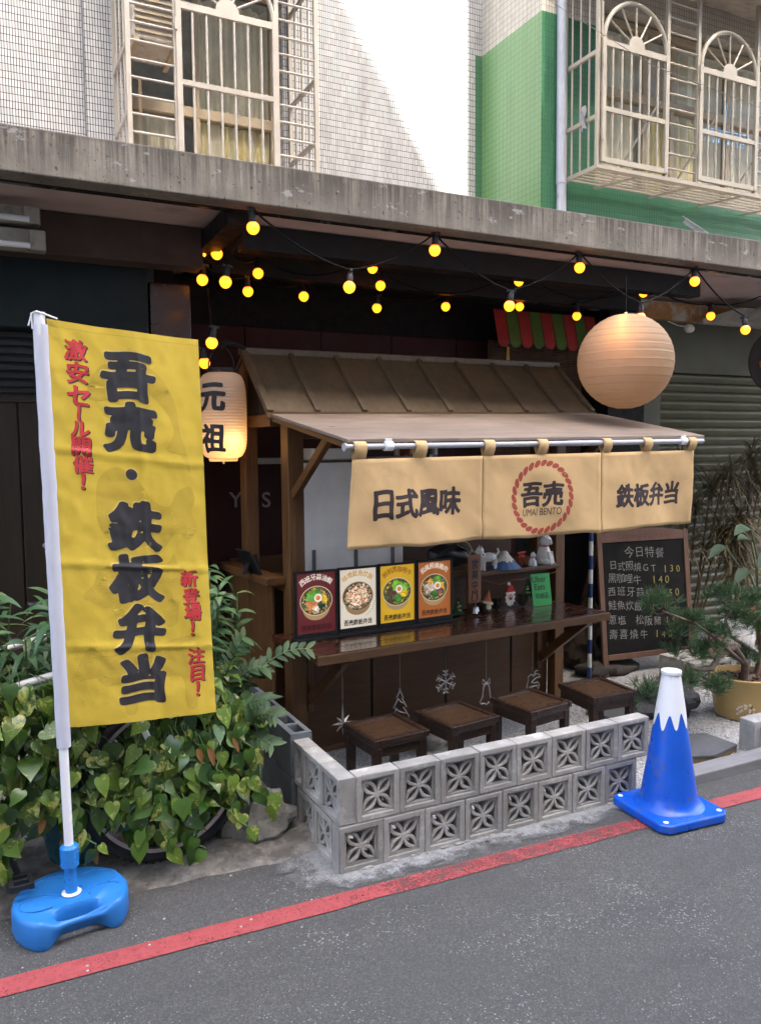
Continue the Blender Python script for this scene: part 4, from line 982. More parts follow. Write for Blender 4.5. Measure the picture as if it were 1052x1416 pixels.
# ------------------------------------------------------------------ shelf and its trinkets
sh = thing('display_shelf', 'low dark wooden shelf of figurines at the right end of the counter', 'shelf', W(0, 0, .70), TH)
g = MB(); g.box(1.24, 1.874, .40, .518, .205, .228); g.build('board', W_stall_x, sh, bevel=.003)
g = MB(); g.box(1.24, 1.265, .41, .518, .0, .205); g.build('upright', W_stall, sh, bevel=.003)
g = MB(); g.box(1.24, 1.874, .505, .518, .0, .204); g.build('back', W_panel, sh)
SZ = .929
def stand_cat(name, label, s, t_, h, face=0, collar=(.45,.02,.02), cat='figurine', sit=True):
    r = thing(name, label, cat, W(s, t_, SZ), TH+face)
    g = MB()
    if sit:
        g.lathe([(0, 0), (h*.25, 0), (h*.30, h*.08), (h*.285, h*.22), (h*.22, h*.42), (h*.155, h*.58), (h*.12, h*.64), (0, h*.66)], 18)
        g.ball((0, -h*.06, h*.78), h*.19, 16, 12, (1.08, 1, .95)); g.ball((0, -h*.22, h*.73), h*.075, 10, 8)
        for sx in (-1, 1):
            g.lathe([(h*.075, 0), (0, h*.15)], 8, Matrix.Translation((sx*h*.12, -h*.05, h*.91)) @ Matrix.Rotation(sx*.3, 4, 'Y'))
            g.tube([(sx*h*.10, -h*.20, h*.42), (sx*h*.105, -h*.24, h*.2), (sx*h*.105, -h*.26, h*.03)], [h*.065, h*.06, h*.06], 8); g.ball((sx*h*.105, -h*.28, h*.035), h*.06, 8, 6, (1, 1.3, .7)); g.ball((sx*h*.2, -h*.12, h*.1), h*.12, 10, 8, (.8, 1.3, .9))
        g.tube([(h*.1, h*.2, h*.08), (h*.26, h*.2, h*.14), (h*.3, h*.1, h*.3)], h*.045, 7)
    else:
        g.ball((0, 0, h*.52), h*.20, 16, 12, (1.7, .95, 1.0)); g.tube([(-h*.26, 0, h*.55), (-h*.36, 0, h*.70)], [h*.15, h*.12], 10); g.ball((-h*.40, 0, h*.80), h*.165, 14, 10); g.ball((-h*.53, 0, h*.76), h*.075, 10, 8)
        for sx in (-1, 1): g.lathe([(h*.06, 0), (0, h*.13)], 8, Matrix.Translation((-h*.38, sx*h*.09, h*.91)) @ Matrix.Rotation(sx*-.3, 4, 'X'))
        for lx, ly in ((-.25, .1), (-.25, -.1), (.24, .1), (.24, -.1)): g.tube([(lx*h, ly*h, h*.45), (lx*h*1.05, ly*h, h*.2), (lx*h*1.0, ly*h, 0)], [h*.09, h*.065, h*.065], 8)
        g.tube([(h*.32, 0, h*.58), (h*.44, 0, h*.72), (h*.38, 0, h*.86)], h*.05, 7)
    b = g.build('body', M_ceramic, r, smooth=60)
    g = MB()
    if sit: g.lathe([(h*.145, h*.585), (h*.165, h*.605), (h*.145, h*.63)], 16)
    else: g.tube([(-h*.30+h*.13*math.cos(a)*.35, h*.135*math.sin(a), h*.655+h*.10*math.cos(a)*-.3) for a in [2*PI*k/14 for k in range(15)]], h*.028, 6)
    g.build('collar', simple('collar paint', collar, .4, bmp=0), r, smooth=60)
    g = MB()
    if sit:
        for sx in (-1, 1): g.ball((sx*h*.085, -h*.235, h*.82), h*.022, 8, 6)
        g.ball((0, -h*.29, h*.75), h*.02, 8, 6)
    else:
        for sx in (-1, 1): g.ball((-h*.52, sx*h*.07, h*.85), h*.02, 8, 6)
        g.ball((-h*.60, 0, h*.78), h*.024, 8, 6)
    g.build('eyes', M_black, r)
    return r
p = S_at(677, 787, .44); stand_cat('dog_figurine', 'white standing dog figurine left of the snowy mountain model', p[0], .45, .145, R(-12), (.02,.05,.25), sit=False)
p = S_at(753, 777, .44); stand_cat('cat_figurine', 'largest white sitting cat figurine at the right end of the shelf', p[0]+.01, .46, .185, R(25))
p = S_at(737, 780, .42); stand_cat('cat_figurine', 'tiny white sitting cat figurine beside the largest one', p[0], .43, .085, R(20))
fj = thing('mountain_model', 'blue mountain model with dripping white snow cap on the shelf', 'figurine', W(S_at(699, 781, .44)[0], .455, SZ), TH)
def fuji(mb, f0, f1, off, drip=False, n=40):
    vs = []; m = 10
    for j in range(m+1):
        for k in range(n):
            a = 2*PI*k/n; lo = f0
            if drip: lo = f0-.13*(.5+.5*math.sin(a*9+math.sin(a*4)*1.5))
            f = lo+(f1-lo)*j/m; r = (.092*max(0,1-f)**1.15+.022)+off+.003*math.sin(a*13)
            vs.append((r*math.cos(a), r*.72*math.sin(a), f*.088+off*.3))
    mb.add(vs, [(j*n+k, j*n+(k+1) % n, (j+1)*n+(k+1) % n, (j+1)*n+k) for j in range(m) for k in range(n)]+[tuple(range(m*n, m*n+n))])
g = MB(); fuji(g, 0, 1, 0); g.build('slope', simple('dull blue paint', (.055,.12,.24), .6, var=.2), fj, smooth=60)
g = MB(); fuji(g, .55, 1.01, .003, True); g.ball((0, 0, .088), .024, 12, 8, (1.15, .9, .75)); g.build('snow_cap', simple('creamy white paint', (.62,.58,.50), .55, var=.08), fj, smooth=60)
to = thing('torii_gate', 'small red torii gate model between the mountain and the cats', 'figurine', W(S_at(723, 779, .46)[0], .475, SZ), TH+R(15))
g = MB()
for sx in (-1, 1): g.tube([(sx*.024, 0, 0), (sx*.021, 0, .075)], .0048, 8)
g.box(-.040, .040, -.006, .006, .076, .085); g.box(-.034, .034, -.004, .004, .055, .061); g.box(-.003, .003, -.003, .003, .061, .076)
g.build('gate_frame', simple('vermilion paint', (.48,.035,.015), .5), to, bevel=.001)
# hanging wooden shop sign
P = S_at(655, 772, .33); hs = thing('hanging_sign', 'small hanging wooden plaque with dark writing and a bell', 'sign', W(P[0], .33, P[2]+.02), TH)
g = MB(); g.box(-.042, .046, -.006, .006, -.275, -.0); g.build('plaque', wood('orange sign wood', (.20,.075,.030), (.31,.13,.055), 'z', .6), hs, bevel=.006)
g = MB()
def hf(u, v, off=0): return (u, -.0065-off, v)
for k, ch in enumerate('営業中'): put_glyph(g, ch, .001, -.052-k*.060, .050, .056, hf, .001, bold=.035, res=44, flare=.1)
g.build('lettering', M_black_ink, hs)
g = MB()      # small outlined figure at the foot of the plaque
g.tube([(.001+.02*math.cos(a), -.0075, -.240+.026*math.sin(a)) for a in [2*PI*k/16 for k in range(17)]], .0022, 5); g.tube([(-.012, -.0075, -.216), (-.016, -.0075, -.200), (-.002, -.0075, -.213)], .002, 5); g.tube([(.013, -.0075, -.216), (.018, -.0075, -.200), (.005, -.0075, -.213)], .002, 5)
g.build('emblem', M_black_ink, hs)
g = MB(); g.tube([(-.03, 0, -.01), (-.02, 0, .03), (.0, 0, .012), (.02, 0, .03), (.03, 0, -.01)], .0025, 6); g.tube([(0, 0, .012), (0, .05, .06), (0, .10, .07)], .0025, 6); g.build('cord', simple('pale cord', (.45,.36,.24), .8), hs)
g = MB(); g.tube([(.012, 0, -.275), (.012, 0, -.30)], .0015, 5); g.lathe([(.003, -.296), (.011, -.305), (.013, -.325), (.018, -.333), (.0, -.333)], 12, Matrix.Translation((.004, -.004, 0))); g.lathe([(.003, -.296), (.009, -.303), (.011, -.318), (.014, -.325), (.0, -.325)], 12, Matrix.Translation((.024, .004, 0))); g.build('bell', M_alloy, hs, smooth=60)
# green card
P = S_at(750, 835, .34); gc = thing('pickup_card', 'bright green delivery pickup card leaning at the right of the shelf', 'card', W(P[0], .34, .701), TH, rot=(R(-9), 0, TH-R(3)))
g = MB(); g.box(-.070, .070, -.0015, .0015, 0, .190); g.build('card', simple('bright green card', (.035,.36,.075), .5, var=.03, bmp=0), gc)
g = MB()
def gf(u, v, off=0): return (u, -.002-off, v)
put_text(g, 'Uber', -.012, .158, .052, gf, .0006, offset=.004); put_text(g, 'Eats', -.012, .112, .052, gf, .0006, offset=.006)
for k, ch in enumerate('取餐區'): put_glyph(g, ch, -.034+k*.034, .058, .033, .036, gf, .0006, bold=.012, res=40, blur=1)
g.build('lettering', M_black_ink, gc)
# festive cut-outs, pine cones
def cutout_tree(label, s, z, h, t_=.395):
    o = thing('felt_tree', label, 'decoration', W(s, t_, z), TH, 'small dark green felt trees on the shelf')
    g = MB(); pts = []
    for sx, seq in ((1, ((0, 1), (.22, .68), (.12, .68), (.32, .36), (.18, .36), (.42, .05))), (-1, ((.42, .05), (.18, .36), (.32, .36), (.12, .68), (.22, .68)))):
        pts += [(sx*a*h, b*h) for a, b in seq]
    g.prism(pts, -.003, .003, frame_M((0, 0, 0), (1, 0, 0), (0, -1, 0))); g.build('felt', simple('dark green felt', (.018,.06,.025), .9, var=.2), o)
    g = MB(); rr = random.Random(int(s*100))
    for k in range(7): a, b = rr.uniform(-.2, .2), rr.uniform(.12, .72); g.ball((a*h*(1-b), -.006, b*h), .006, 8, 6)
    g.build('bauble', simple('pale yellow bauble', (.45,.36,.10), .4, bmp=0), o, smooth=60)
P = S_at(635, 845, .36); cutout_tree('dark green felt tree with baubles beside the orange menu card', P[0], .702, .105, .37)
P = S_at(730, 822, .38); cutout_tree('dark green felt tree with baubles pinned beside the green card', P[0], .735, .13, .385)
sa = thing('santa_ornament', 'flat white bearded santa face hanging under the shelf', 'decoration', W(S_at(705, 820, .385)[0], .385, .76), TH)
Mf = frame_M((0, 0, 0), (1, 0, 0), (0, -1, 0))
g = MB(); n = 40; g.prism([((.034+.005*math.sin(k*2*PI/n*11))*math.cos(2*PI*k/n), (.045+.005*math.sin(k*2*PI/n*11))*math.sin(2*PI*k/n)) for k in range(n)], -.003, .003, Mf); g.build('beard', simple('white felt', (.62,.60,.56), .9), sa)
g = MB(); g.prism([(-.030, .034), (.032, .034), (.018, .075), (-.004, .085)], -.005, .005, Mf); g.ball((0, -.007, -.002), .008, 10, 8); g.build('hat', simple('red felt', (.40,.025,.02), .9), sa)
g = MB(); g.ball((-.012, -.002, .086), .010, 10, 8); g.box(-.033, .034, -.008, .004, .024, .036); g.build('hat_trim', simple('white felt trim', (.62,.60,.56), .9), sa, bevel=.002)
g = MB(); g.prism([(.018*math.cos(2*PI*k/20), .008+.017*math.sin(2*PI*k/20)) for k in range(20)], .003, .0045, Mf); g.build('face', simple('skin felt', (.52,.30,.15), .9), sa)
el = thing('gnome_ornament', 'little gnome with an orange hat beside the wooden plaque', 'decoration', W(S_at(672, 830, .37)[0], .37, .702), TH)
g = MB(); g.lathe([(0, 0), (.026, 0), (.030, .02), (.022, .05), (0, .055)], 16); g.build('body', simple('dark felt', (.05,.03,.02), .9), el, smooth=60)
g = MB(); g.lathe([(.036, .0), (.020, .030), (.004, .075), (0, .078)], 16, Matrix.Translation((0, 0, .048)) @ Matrix.Rotation(.25, 4, 'Y')); g.build('hat', simple('rust felt', (.36,.10,.03), .9), el, smooth=60)
g = MB(); g.lathe([(.037, .0), (.040, .007), (.036, .014)], 16, Matrix.Translation((0, 0, .047)) @ Matrix.Rotation(.25, 4, 'Y')); g.ball((0, -.022, .03), .018, 10, 8, (1, .5, 1.3)); g.build('beard', simple('cream felt', (.60,.52,.36), .9), el, smooth=60)
for (px, py, lb) in ((687, 838, 'dark brown pine cone below the santa at its left'), (722, 830, 'dark brown pine cone below the pinned felt tree'), (662, 842, 'dark brown pine cone beside the gnome')):
    g = MB(); rr = random.Random(px)
    for j in range(9):
        n = 8; zz = .008+j*.0075; rad = .026*math.sin(PI*(j+1.2)/11)
        for k in range(n):
            a = 2*PI*(k+.5*(j % 2))/n; c = Vector((rad*math.cos(a), rad*math.sin(a), zz)); d = Vector((math.cos(a), math.sin(a), .35)); sd_ = Vector((-math.sin(a), math.cos(a), 0))
            g.add([c-sd_*.007, c+d*.012-sd_*.006, c+d*.014, c+d*.012+sd_*.006, c+sd_*.007, c+Vector((0, 0, -.005))], [(0,1,2,3,4), (4,3,2,1,0,5)])
    g.lathe([(.0, 0), (.014, .008), (.016, .035), (.004, .075), (0, .076)], 10)
    o = g.build('pine_cone', simple('pine cone brown', (.035,.02,.012), .8, var=.4)); o.location = W(S_at(px, py, .38)[0], .385, .701)
    tag(o, lb, 'pine cone', 'pine cones on the counter')
g = MB(); g.tube([W(1.26, .398, .885), W(1.38, .39, .845), W(1.5, .392, .865), W(1.62, .39, .855), W(1.72, .392, .865), W(1.86, .398, .89)], .002, 5)
tag(g.build('garland', simple('red twine', (.22,.05,.03), .9)), 'thin red twine garland strung under the figurine shelf', 'garland')

# ------------------------------------------------------------------ clear ornaments on threads under the counter
def ornament(name, label, px, py, builder, scale=1.0):
    s, t_, z = S_at(px, py, .07); o = thing(name, label, 'ornament', W(s, t_, z), TH, 'clear ornaments hanging under the counter')
    g = MB(); top = builder(g); g.build('outline', M_acrylic, o, smooth=30)
    g = MB(); g.tube([(0, 0, top), (0, 0, .66-z)], .0011, 5); g.build('thread', simple('pale thread', (.30,.24,.17), .8, bmp=0), o)
def b_star(g):
    n = 8; pts = []
    for k in range(2*n):
        a = PI/2+PI*k/n; r = (.05 if k % 4 else .085 if k == 0 else .062) if k % 2 == 0 else .022
        if k == 0: r = .115
        pts.append((r*math.cos(a), r*math.sin(a)))
    vs = [Vector((x, 0, z)) for x, z in pts]+[Vector((0, -.016, 0)), Vector((0, .016, 0))]; m = 2*n
    g.add(vs, [(i, (i+1) % m, m) for i in range(m)]+[((i+1) % m, i, m+1) for i in range(m)]); return .112
def path(g, pts, r=.0035, flat=None): g.tube([(x, 0, z) for x, z in pts], r, 6)
def b_tree(g):
    P = [(0, .075), (.020, .035), (.010, .035), (.038, -.015), (.020, -.015), (.054, -.070), (.030, -.082), (.0, -.066), (-.030, -.078), (-.054, -.066), (-.020, -.012), (-.038, -.010), (-.010, .038), (-.020, .040), (0, .075)]
    path(g, P); path(g, [(-.012, .036), (.004, .016), (.026, .004)], .0025); path(g, [(-.030, -.012), (0, -.035), (.040, -.05)], .0025); g.tube([(.004*math.cos(a), 0, .080+.006*math.sin(a)) for a in [k*PI/5 for k in range(11)]], .002, 5); return .085
def b_flake(g):
    for k in range(6):
        a = PI*k/3+PI/2; c, s = math.cos(a), math.sin(a); rot = lambda u, v: (u*c-v*s, u*s+v*c)
        path(g, [(0, 0), rot(.062, 0)], .0042)
        for q in (.030, .048):
            for sg in (-1, 1): path(g, [rot(q, 0), rot(q+.013, sg*.016)], .0036)
    return .060
def b_bell(g):
    P = [(0, .045), (.017, .036), (.022, .012), (.026, -.025), (.042, -.050), (.036, -.060), (.018, -.058), (.0, -.068), (-.016, -.058), (-.036, -.060), (-.042, -.048), (-.026, -.022), (-.020, .014), (-.015, .036), (0, .045)]
    path(g, P, .0042); path(g, [(0, .048), (.024, .072), (.026, .046), (0, .048), (-.024, .072), (-.026, .046), (0, .048)], .0035); return .066
def b_deer(g):
    P = [(-.040, -.050), (-.042, -.020), (-.030, .010), (-.034, .030), (-.010, .040), (.006, .028), (.024, .040), (.050, .030), (.056, .018), (.026, .016), (.004, .004), (-.010, -.004), (.010, -.012), (.036, -.010), (.048, -.028), (.040, -.050), (.030, -.028), (.004, -.030), (-.020, -.032), (-.026, -.052), (-.040, -.050)]
    path(g, P, .0036); path(g, [(.010, .038), (.022, .056), (.036, .054)], .0028); return .055
ornament('star_ornament', 'clear faceted star ornament hanging at the left under the counter', 474, 1000, b_star)
ornament('tree_ornament', 'clear outlined fir tree ornament hanging under the counter', 553, 975, b_tree)
ornament('snowflake_ornament', 'clear snowflake ornament hanging under the counter', 616, 943, b_flake)
ornament('bell_ornament', 'clear bell shaped ornament with a bow hanging under the counter', 672, 957, b_bell)
ornament('reindeer_ornament', 'clear reindeer ornament hanging at the right under the counter', 736, 942, b_deer)

# ------------------------------------------------------------------ stools
def stool():
    r = thing('stool', '', 'stool', (0, 0, 0), 0, 'low square stools in front of the counter')
    h, a = .38, .145
    g = MB(); w = .030
    for sx in (-1, 1): g.box(sx*a-(w if sx > 0 else 0), sx*a+(w if sx < 0 else 0), -a, a, h-.030, h)
    for sy in (-1, 1): g.box(-a+w, a-w, sy*a-(w if sy > 0 else 0), sy*a+(w if sy < 0 else 0), h-.0305, h-.0005)
    g.build('top_frame', W_stool, r, bevel=.006, seg=2)
    g = MB(); g.box(-a+w+.001, a-w-.001, -a+w+.001, a-w-.001, h-.028, h-.007); g.build('seat', W_seat, r, bevel=.002)
    g = MB(); b = a-.014
    g.box(-b, b, -b, -b+.020, h-.084, h-.040); g.box(-b, b, b-.020, b, h-.084, h-.040); g.box(-b, -b+.020, -b+.021, b-.021, h-.084, h-.040); g.box(b-.020, b, -b+.021, b-.021, h-.084, h-.040)
    g.box(-b-.004, b+.004, -b-.004, b+.004, h-.042, h-.031); g.build('apron', W_stool, r, bevel=.004)
    for sx in (-1, 1):
        for sy in (-1, 1):
            g = MB(); q = .017
            for (z0, z1, o0, o1, s0, s1) in ((0, .04, .006, .001, 1.15, 1.0), (.04, h-.044, .001, 0, 1.0, 1.08)):
                c0 = Vector((sx*(b-q+.002+o0), sy*(b-q+.002+o0), z0)); c1 = Vector((sx*(b-q+.002+o1), sy*(b-q+.002+o1), z1))
                vs = [c+Vector((dx*q*k, dy*q*k, 0)) for c, k in ((c0, s0), (c1, s1)) for dx, dy in ((-1,-1),(1,-1),(1,1),(-1,1))]
                g.add(vs, [(3,2,1,0), (4,5,6,7)]+[(i, (i+1) % 4, 4+(i+1) % 4, 4+i) for i in range(4)])
            g.build('leg', W_stool, r, bevel=.004)
    return r
sp = stool(); first = True
for (x, y, a, lb) in ((1.622, 3.203, 4, 'dark square stool nearest the left block wall, beside the star ornament'), (2.0, 3.206, 8, 'dark square stool second from the left block wall, under the snowflake'), (2.44, 3.212, 9, 'dark square stool third from the left, beside the bell ornament'), (2.877, 3.222, -2, 'rightmost dark square stool, standing behind the blue cone')):
    o = sp if first else copy_tree(sp); first = False
    o.location = (x, y, .012); o.rotation_euler = (0, 0, R(a)); o['label'] = lb

# ------------------------------------------------------------------ breeze block wall
BS, BD = .188, .072
def breeze_mesh():
    g = MB(); b = .021; h = BS/2-.0015; i = h-b; d = BD/2
    for (x0, x1, z0, z1) in ((-h, h, h-b, h), (-h, h, -h, -h+b), (-h, -i, -i, i), (i, h, -i, i)): g.box(x0, x1, -d, d, z0, z1)
    e = .010; i2 = i-e      # inner stepped lip
    for (x0, x1, z0, z1) in ((-i, i, i2, i), (-i, i, -i, -i2), (-i, -i2, -i2, i2), (i2, i, -i2, i2)): g.box(x0, x1, -d+.010, d-.010, z0, z1)
    w = .0135; dd = d-.010
    for q in range(4):
        a = PI/4+q*PI/2
        for sg in (-1, 1):
            n = 8; L = i2*1.40; vs = []
            for k in range(n+1):
                f = k/n; u = .004+f*(L-.004); bow = sg*(.0175*math.sin(PI*min(1, f*1.02))**.9)
                for o_ in (-w/2, w/2):
                    wv = bow+o_*(1.15-.35*abs(2*f-1))
                    x, z = u*math.cos(a)-wv*math.sin(a), u*math.sin(a)+wv*math.cos(a)
                    x = max(-i2-.004, min(i2+.004, x)); z = max(-i2-.004, min(i2+.004, z))
                    vs += [(x, -dd, z), (x, dd, z)]
            fs = []
            for k in range(n):
                o_ = 4*k; fs += [(o_, o_+2, o_+6, o_+4), (o_+1, o_+5, o_+7, o_+3), (o_, o_+4, o_+5, o_+1), (o_+2, o_+3, o_+7, o_+6)]
            g.add(vs, fs)
    M = frame_M((0, 0, 0), (1, 0, 0), (0, -1, 0)); g.prism([(.013*math.cos(k*PI/4), .013*math.sin(k*PI/4)) for k in range(8)], -dd-.001, dd+.001, M)
    return g
BX, BY = 1.196, 2.762
wall = thing('block_wall', 'low grey wall of patterned breeze blocks around the stool corner', 'wall', (BX, BY, 0))
b0 = breeze_mesh().build('breeze_block', M_breeze, wall, bevel=.0025, seg=1)
def place_block(x, y, z, rz=0, first=[True]):
    o = b0 if first[0] else b0.copy()
    if not first[0]: COL.objects.link(o); o.parent = wall
    first[0] = False; o.location = (x, y, z+rng_b.uniform(-.0015, .0015)); o.rotation_euler = (0, rng_b.choice((0, PI/2, PI, -PI/2)) if rz == 0 else 0, rz+rng_b.uniform(-.012, .012))
    return o
rng_b = random.Random(5)
z1, z2 = BS/2+.004, BS*1.5+.008
for k in range(8): place_block(.002+BS/2+k*.1895, BD/2+rng_b.uniform(-.001, .002), z1)
for k in range(8): place_block(BD+.003+BS/2+k*.1895, BD/2+rng_b.uniform(-.001, .002), z2)
for k in range(2): place_block(BD/2, BD+.004+BS/2+k*.1895, z1, PI/2)
for k in range(2): place_block(BD/2, BS/2+.002+k*.1895, z2, PI/2)
g = MB(); h = BS/2-.0015      # cut half block closing the upper side course
y0 = .002+2*.1895
g.box(0, BD, y0, y0+.020, z2-h, z2+h); g.box(0, BD, y0+.090, y0+.112, z2-h, z2+h); g.box(0, BD, y0+.020, y0+.090, z2+h-.02, z2+h); g.box(0, BD, y0+.020, y0+.090, z2-h, z2-h+.02)
g.box(.014, BD-.014, y0+.020, y0+.09, z2-.006, z2+.006); g.bar((BD/2, y0+.02, z2+.07), (BD/2, y0+.09, z2), .04, .012); g.bar((BD/2, y0+.02, z2-.07), (BD/2, y0+.09, z2), .04, .012)
g.build('half_block', M_breeze, wall, bevel=.002)
g = MB(); rr = random.Random(2)
for k in range(9):
    x = .002+k*.1895; g.box(x-.0035, x+.0035, .006, BD-.006, .002, BS)
for k in range(9):
    x = BD+.0015+k*.1895; g.box(x-.003, x+.003, .006, BD-.006, BS+.008, 2*BS)
g.box(.004, 8*.1895, .004, BD-.004, BS+.0035, BS+.0075); g.build('mortar', M_breeze, wall)
g = MB()
for k in range(40):
    x = rr.uniform(0, 1.52); g.ball((x, -.004, rr.uniform(.0, .012)), rr.uniform(.006, .016), 7, 5, (1.6, .8, .5), jit=.5, seed=k)
g.build('mortar_crumbs', M_breeze, wall)
hw = thing('hollow_block_wall', 'dark blue grey hollow concrete blocks continuing the wall behind the leaves', 'wall', (BX-.01, BY, 0))
for k in range(2):
    for j in range(2):
        y0 = .497+k*.395+(.0 if j else 0); zz = .012+j*.200
        g = MB(); L_, Wd, H_ = .39, .10, .195; tw = .022
        for (xa, xb2, ya, yb2) in ((0, tw, 0, L_), (Wd-tw, Wd, 0, L_), (tw, Wd-tw, 0, tw), (tw, Wd-tw, L_-tw, L_), (tw, Wd-tw, L_/3-.01, L_/3+.012), (tw, Wd-tw, 2*L_/3-.012, 2*L_/3+.01)): g.box(xa, xb2, y0+ya, y0+yb2, zz, zz+H_)
        g.build('hollow_block', M_hollow, hw, bevel=.003)

# ------------------------------------------------------------------ traffic cone with a painted snowy peak
M_cone = simple('scuffed cone blue', (.003,.085,.50), .34, var=.12, scale=5, bmp=.08, bscale=60, dirt=((.06,.10,.26), 16, .55, .70))
cn_ = thing('traffic_cone', 'glossy blue traffic cone with a zigzag white top', 'traffic cone', (2.735, 2.585, .004), R(-4))
g = MB(); a = .185; c_ = .035
oct_ = [(-a+c_, -a), (a-c_, -a), (a, -a+c_), (a, a-c_), (a-c_, a), (-a+c_, a), (-a, a-c_), (-a, -a+c_)]
g.prism(oct_, .0, .040); g.build('base', M_cone, cn_, bevel=.009, seg=3)
def cone_r(z): return .127-(.127-.037)*(z-.05)/(.64-.05)
g = MB(); g.lathe([(.152, .0405), (.145, .049), (.135, .054), (cone_r(.07), .070)]+[(cone_r(z), z) for z in (.1, .2, .3, .4, .44, .5)], 56); g.build('cone_body', M_cone, cn_, smooth=50)
g = MB(); n = 112; vs = []
def zz(k):
    f = k/n*8; return .432+.034*math.cos(2*PI*f)+.006*math.sin(2*PI*k/n*3)
for j in range(9):
    for k in range(n):
        z = zz(k)+(.632-zz(k))*j/8; r = cone_r(z)+.0022; vs.append((r*math.cos(2*PI*k/n), r*math.sin(2*PI*k/n), z))
fs = [(j*n+k, j*n+(k+1) % n, (j+1)*n+(k+1) % n, (j+1)*n+k) for j in range(8) for k in range(n)]
g.add(vs, fs); g.lathe([(cone_r(.632)+.0022, .632), (.0435, .634), (.0445, .640), (.0435, .650), (.036, .652), (.030, .650), (.028, .64)], 40); g.build('snow_cap', M_white, cn_, smooth=50)
g = MB()
for sx in (-1, 1):
    for sy in (-1, 1): g.tube([(sx*.148, sy*.148, .0405), (sx*.148, sy*.148, .0425)], .0115, 16)
g.build('base_plug', M_white, cn_)

# ------------------------------------------------------------------ banner on a blue water-filled foot
bn = thing('banner_stand', 'tall yellow lettered banner on a white pole in a round blue foot', 'banner stand', (.243, 2.932, 0), 0)
B2 = bn.location
g = MB(); rr_ = .192; out = []; ctr = Vector((-.0, .0))
cut = Vector((.13, -.9915)); tang = Vector((.9915, .13)); dc = .138       # flattened front with the carrying handle
for k in range(90):
    a = 2*PI*k/90; p = Vector((math.cos(a), math.sin(a)))*rr_; d = p.dot(cut)
    if d > dc:
        tt = p.dot(tang); lim = math.sqrt(rr_**2-dc**2)
        dip = .004*(.5+.5*math.cos(max(-1, min(1, tt/(lim*.72)))*PI)); p = cut*(dc-dip+ .0)+tang*tt
    out.append(p+ctr)
hs_ = []; hc = cut*(dc-.044)+ctr
for k in range(24):
    a = 2*PI*k/24; hs_.append(hc+tang*(.070*math.copysign(abs(math.cos(a))**.6, math.cos(a)))+cut*(.0225*math.copysign(abs(math.sin(a))**.7, math.sin(a))))
bmq = bmesh.new()
def ring(pts, z):
    o_ = []
    for p in pts:
        d = p.dot(cut); t_ = abs(p.dot(tang)); dz = .42*max(0, d-.062)*(z/.10)*max(0, 1-max(0, t_-.075)/.05); sc_ = max(0, d-.10)*(1-z/.1)*.9*max(0, 1-max(0, t_-.06)/.045) if z < .1 else 0
        q = p-cut*sc_; o_.append(bmq.verts.new((q.x, q.y, z-dz+(.022*min(1, max(0, d-.09)/.03)*max(0, 1-max(0, t_-.06)/.045) if z < .03 else 0))))
    return o_
def shrink(pts, c, k): return [c+(p-c)*k for p in pts]
levels = [(0.0, .955), (.006, .975), (.020, 1.0), (.082, 1.0), (.094, .985), (.100, .955), (.1015, .93)]
rings = [ring(shrink(out, ctr, k), z) for z, k in levels]
hl = [(0.0, 1.2), (.01, 1.05), (.05, 1.0), (.080, 1.02), (.091, 1.08), (.098, 1.16), (.1013, 1.24)]
hr = [ring(shrink(hs_, hc, k), z) for z, k in hl]
for rs_, flip in ((rings, False), (hr, True)):
    for A, B in zip(rs_[:-1], rs_[1:]):
        n = len(A)
        for k in range(n):
            f = (A[k], A[(k+1) % n], B[(k+1) % n], B[k]); bmq.faces.new(f[::-1] if flip else f)
for A, B in ((rings[-1], hr[-1]), (rings[0], hr[0])):
    ed = []
    for Rg in (A, B):
        n = len(Rg)
        for k in range(n):
            e = bmq.edges.get((Rg[k], Rg[(k+1) % n])) or bmq.edges.new((Rg[k], Rg[(k+1) % n])); ed.append(e)
    bmesh.ops.triangle_fill(bmq, edges=ed, use_beauty=True)
bmesh.ops.recalc_face_normals(bmq, faces=bmq.faces)
me = bpy.data.meshes.new('base'); bmq.to_mesh(me); bmq.free(); me.polygons.foreach_set('use_smooth', [True]*len(me.polygons)); me.set_sharp_from_angle(angle=R(50)); me.materials.append(M_blueplastic)
ob = bpy.data.objects.new('base', me); COL.objects.link(ob); ob.parent = bn
g = MB()      # moulded wave ridges on the foot
for (cx, cy, a0, a1, rd) in ((-.10, -.02, 20, 300, .058), (.09, .07, -60, 230, .062), (-.05, .10, 10, 220, .05), (.11, -.02, 20, 200, .045)):
    g.tube([(cx+rd*math.cos(R(a0+(a1-a0)*k/24))*1.2, cy+rd*math.sin(R(a0+(a1-a0)*k/24))*.85, .1012) for k in range(25)], .0028, 6)
g.build('moulded_ridge', M_blueplastic, ob, smooth=60)
def pole_x(z): return -.0148*z+.004
g = MB(); g.lathe([(.030, .1010), (.033, .1025), (.033, .106), (.024, .108)], 28, Matrix.Translation((pole_x(.11), 0, 0))); g.build('seal_ring', M_white, bn, smooth=50)
g = MB(); g.tube([(pole_x(.1), 0, .10), (pole_x(.2), 0, .205)], .0205, 24)
g.build('neck', M_bluecap, bn, smooth=40)
g = MB(); n = 60; Mx = Matrix.Translation((pole_x(.24), 0, 0)); vs = []
for (r, z) in ((.024, .200), (.030, .203), (.030, .270), (.024, .278), (.015, .279)):
    for k in range(n): q = r*(1+(.035 if (k % 4 < 2 and r > .028) else 0)); vs.append((pole_x(.24)+q*math.cos(2*PI*k/n), q*math.sin(2*PI*k/n), z))
g.add(vs, [(j*n+k, j*n+(k+1) % n, (j+1)*n+(k+1) % n, (j+1)*n+k) for j in range(4) for k in range(n)]); g.build('collar', M_bluecap, bn, smooth=30)
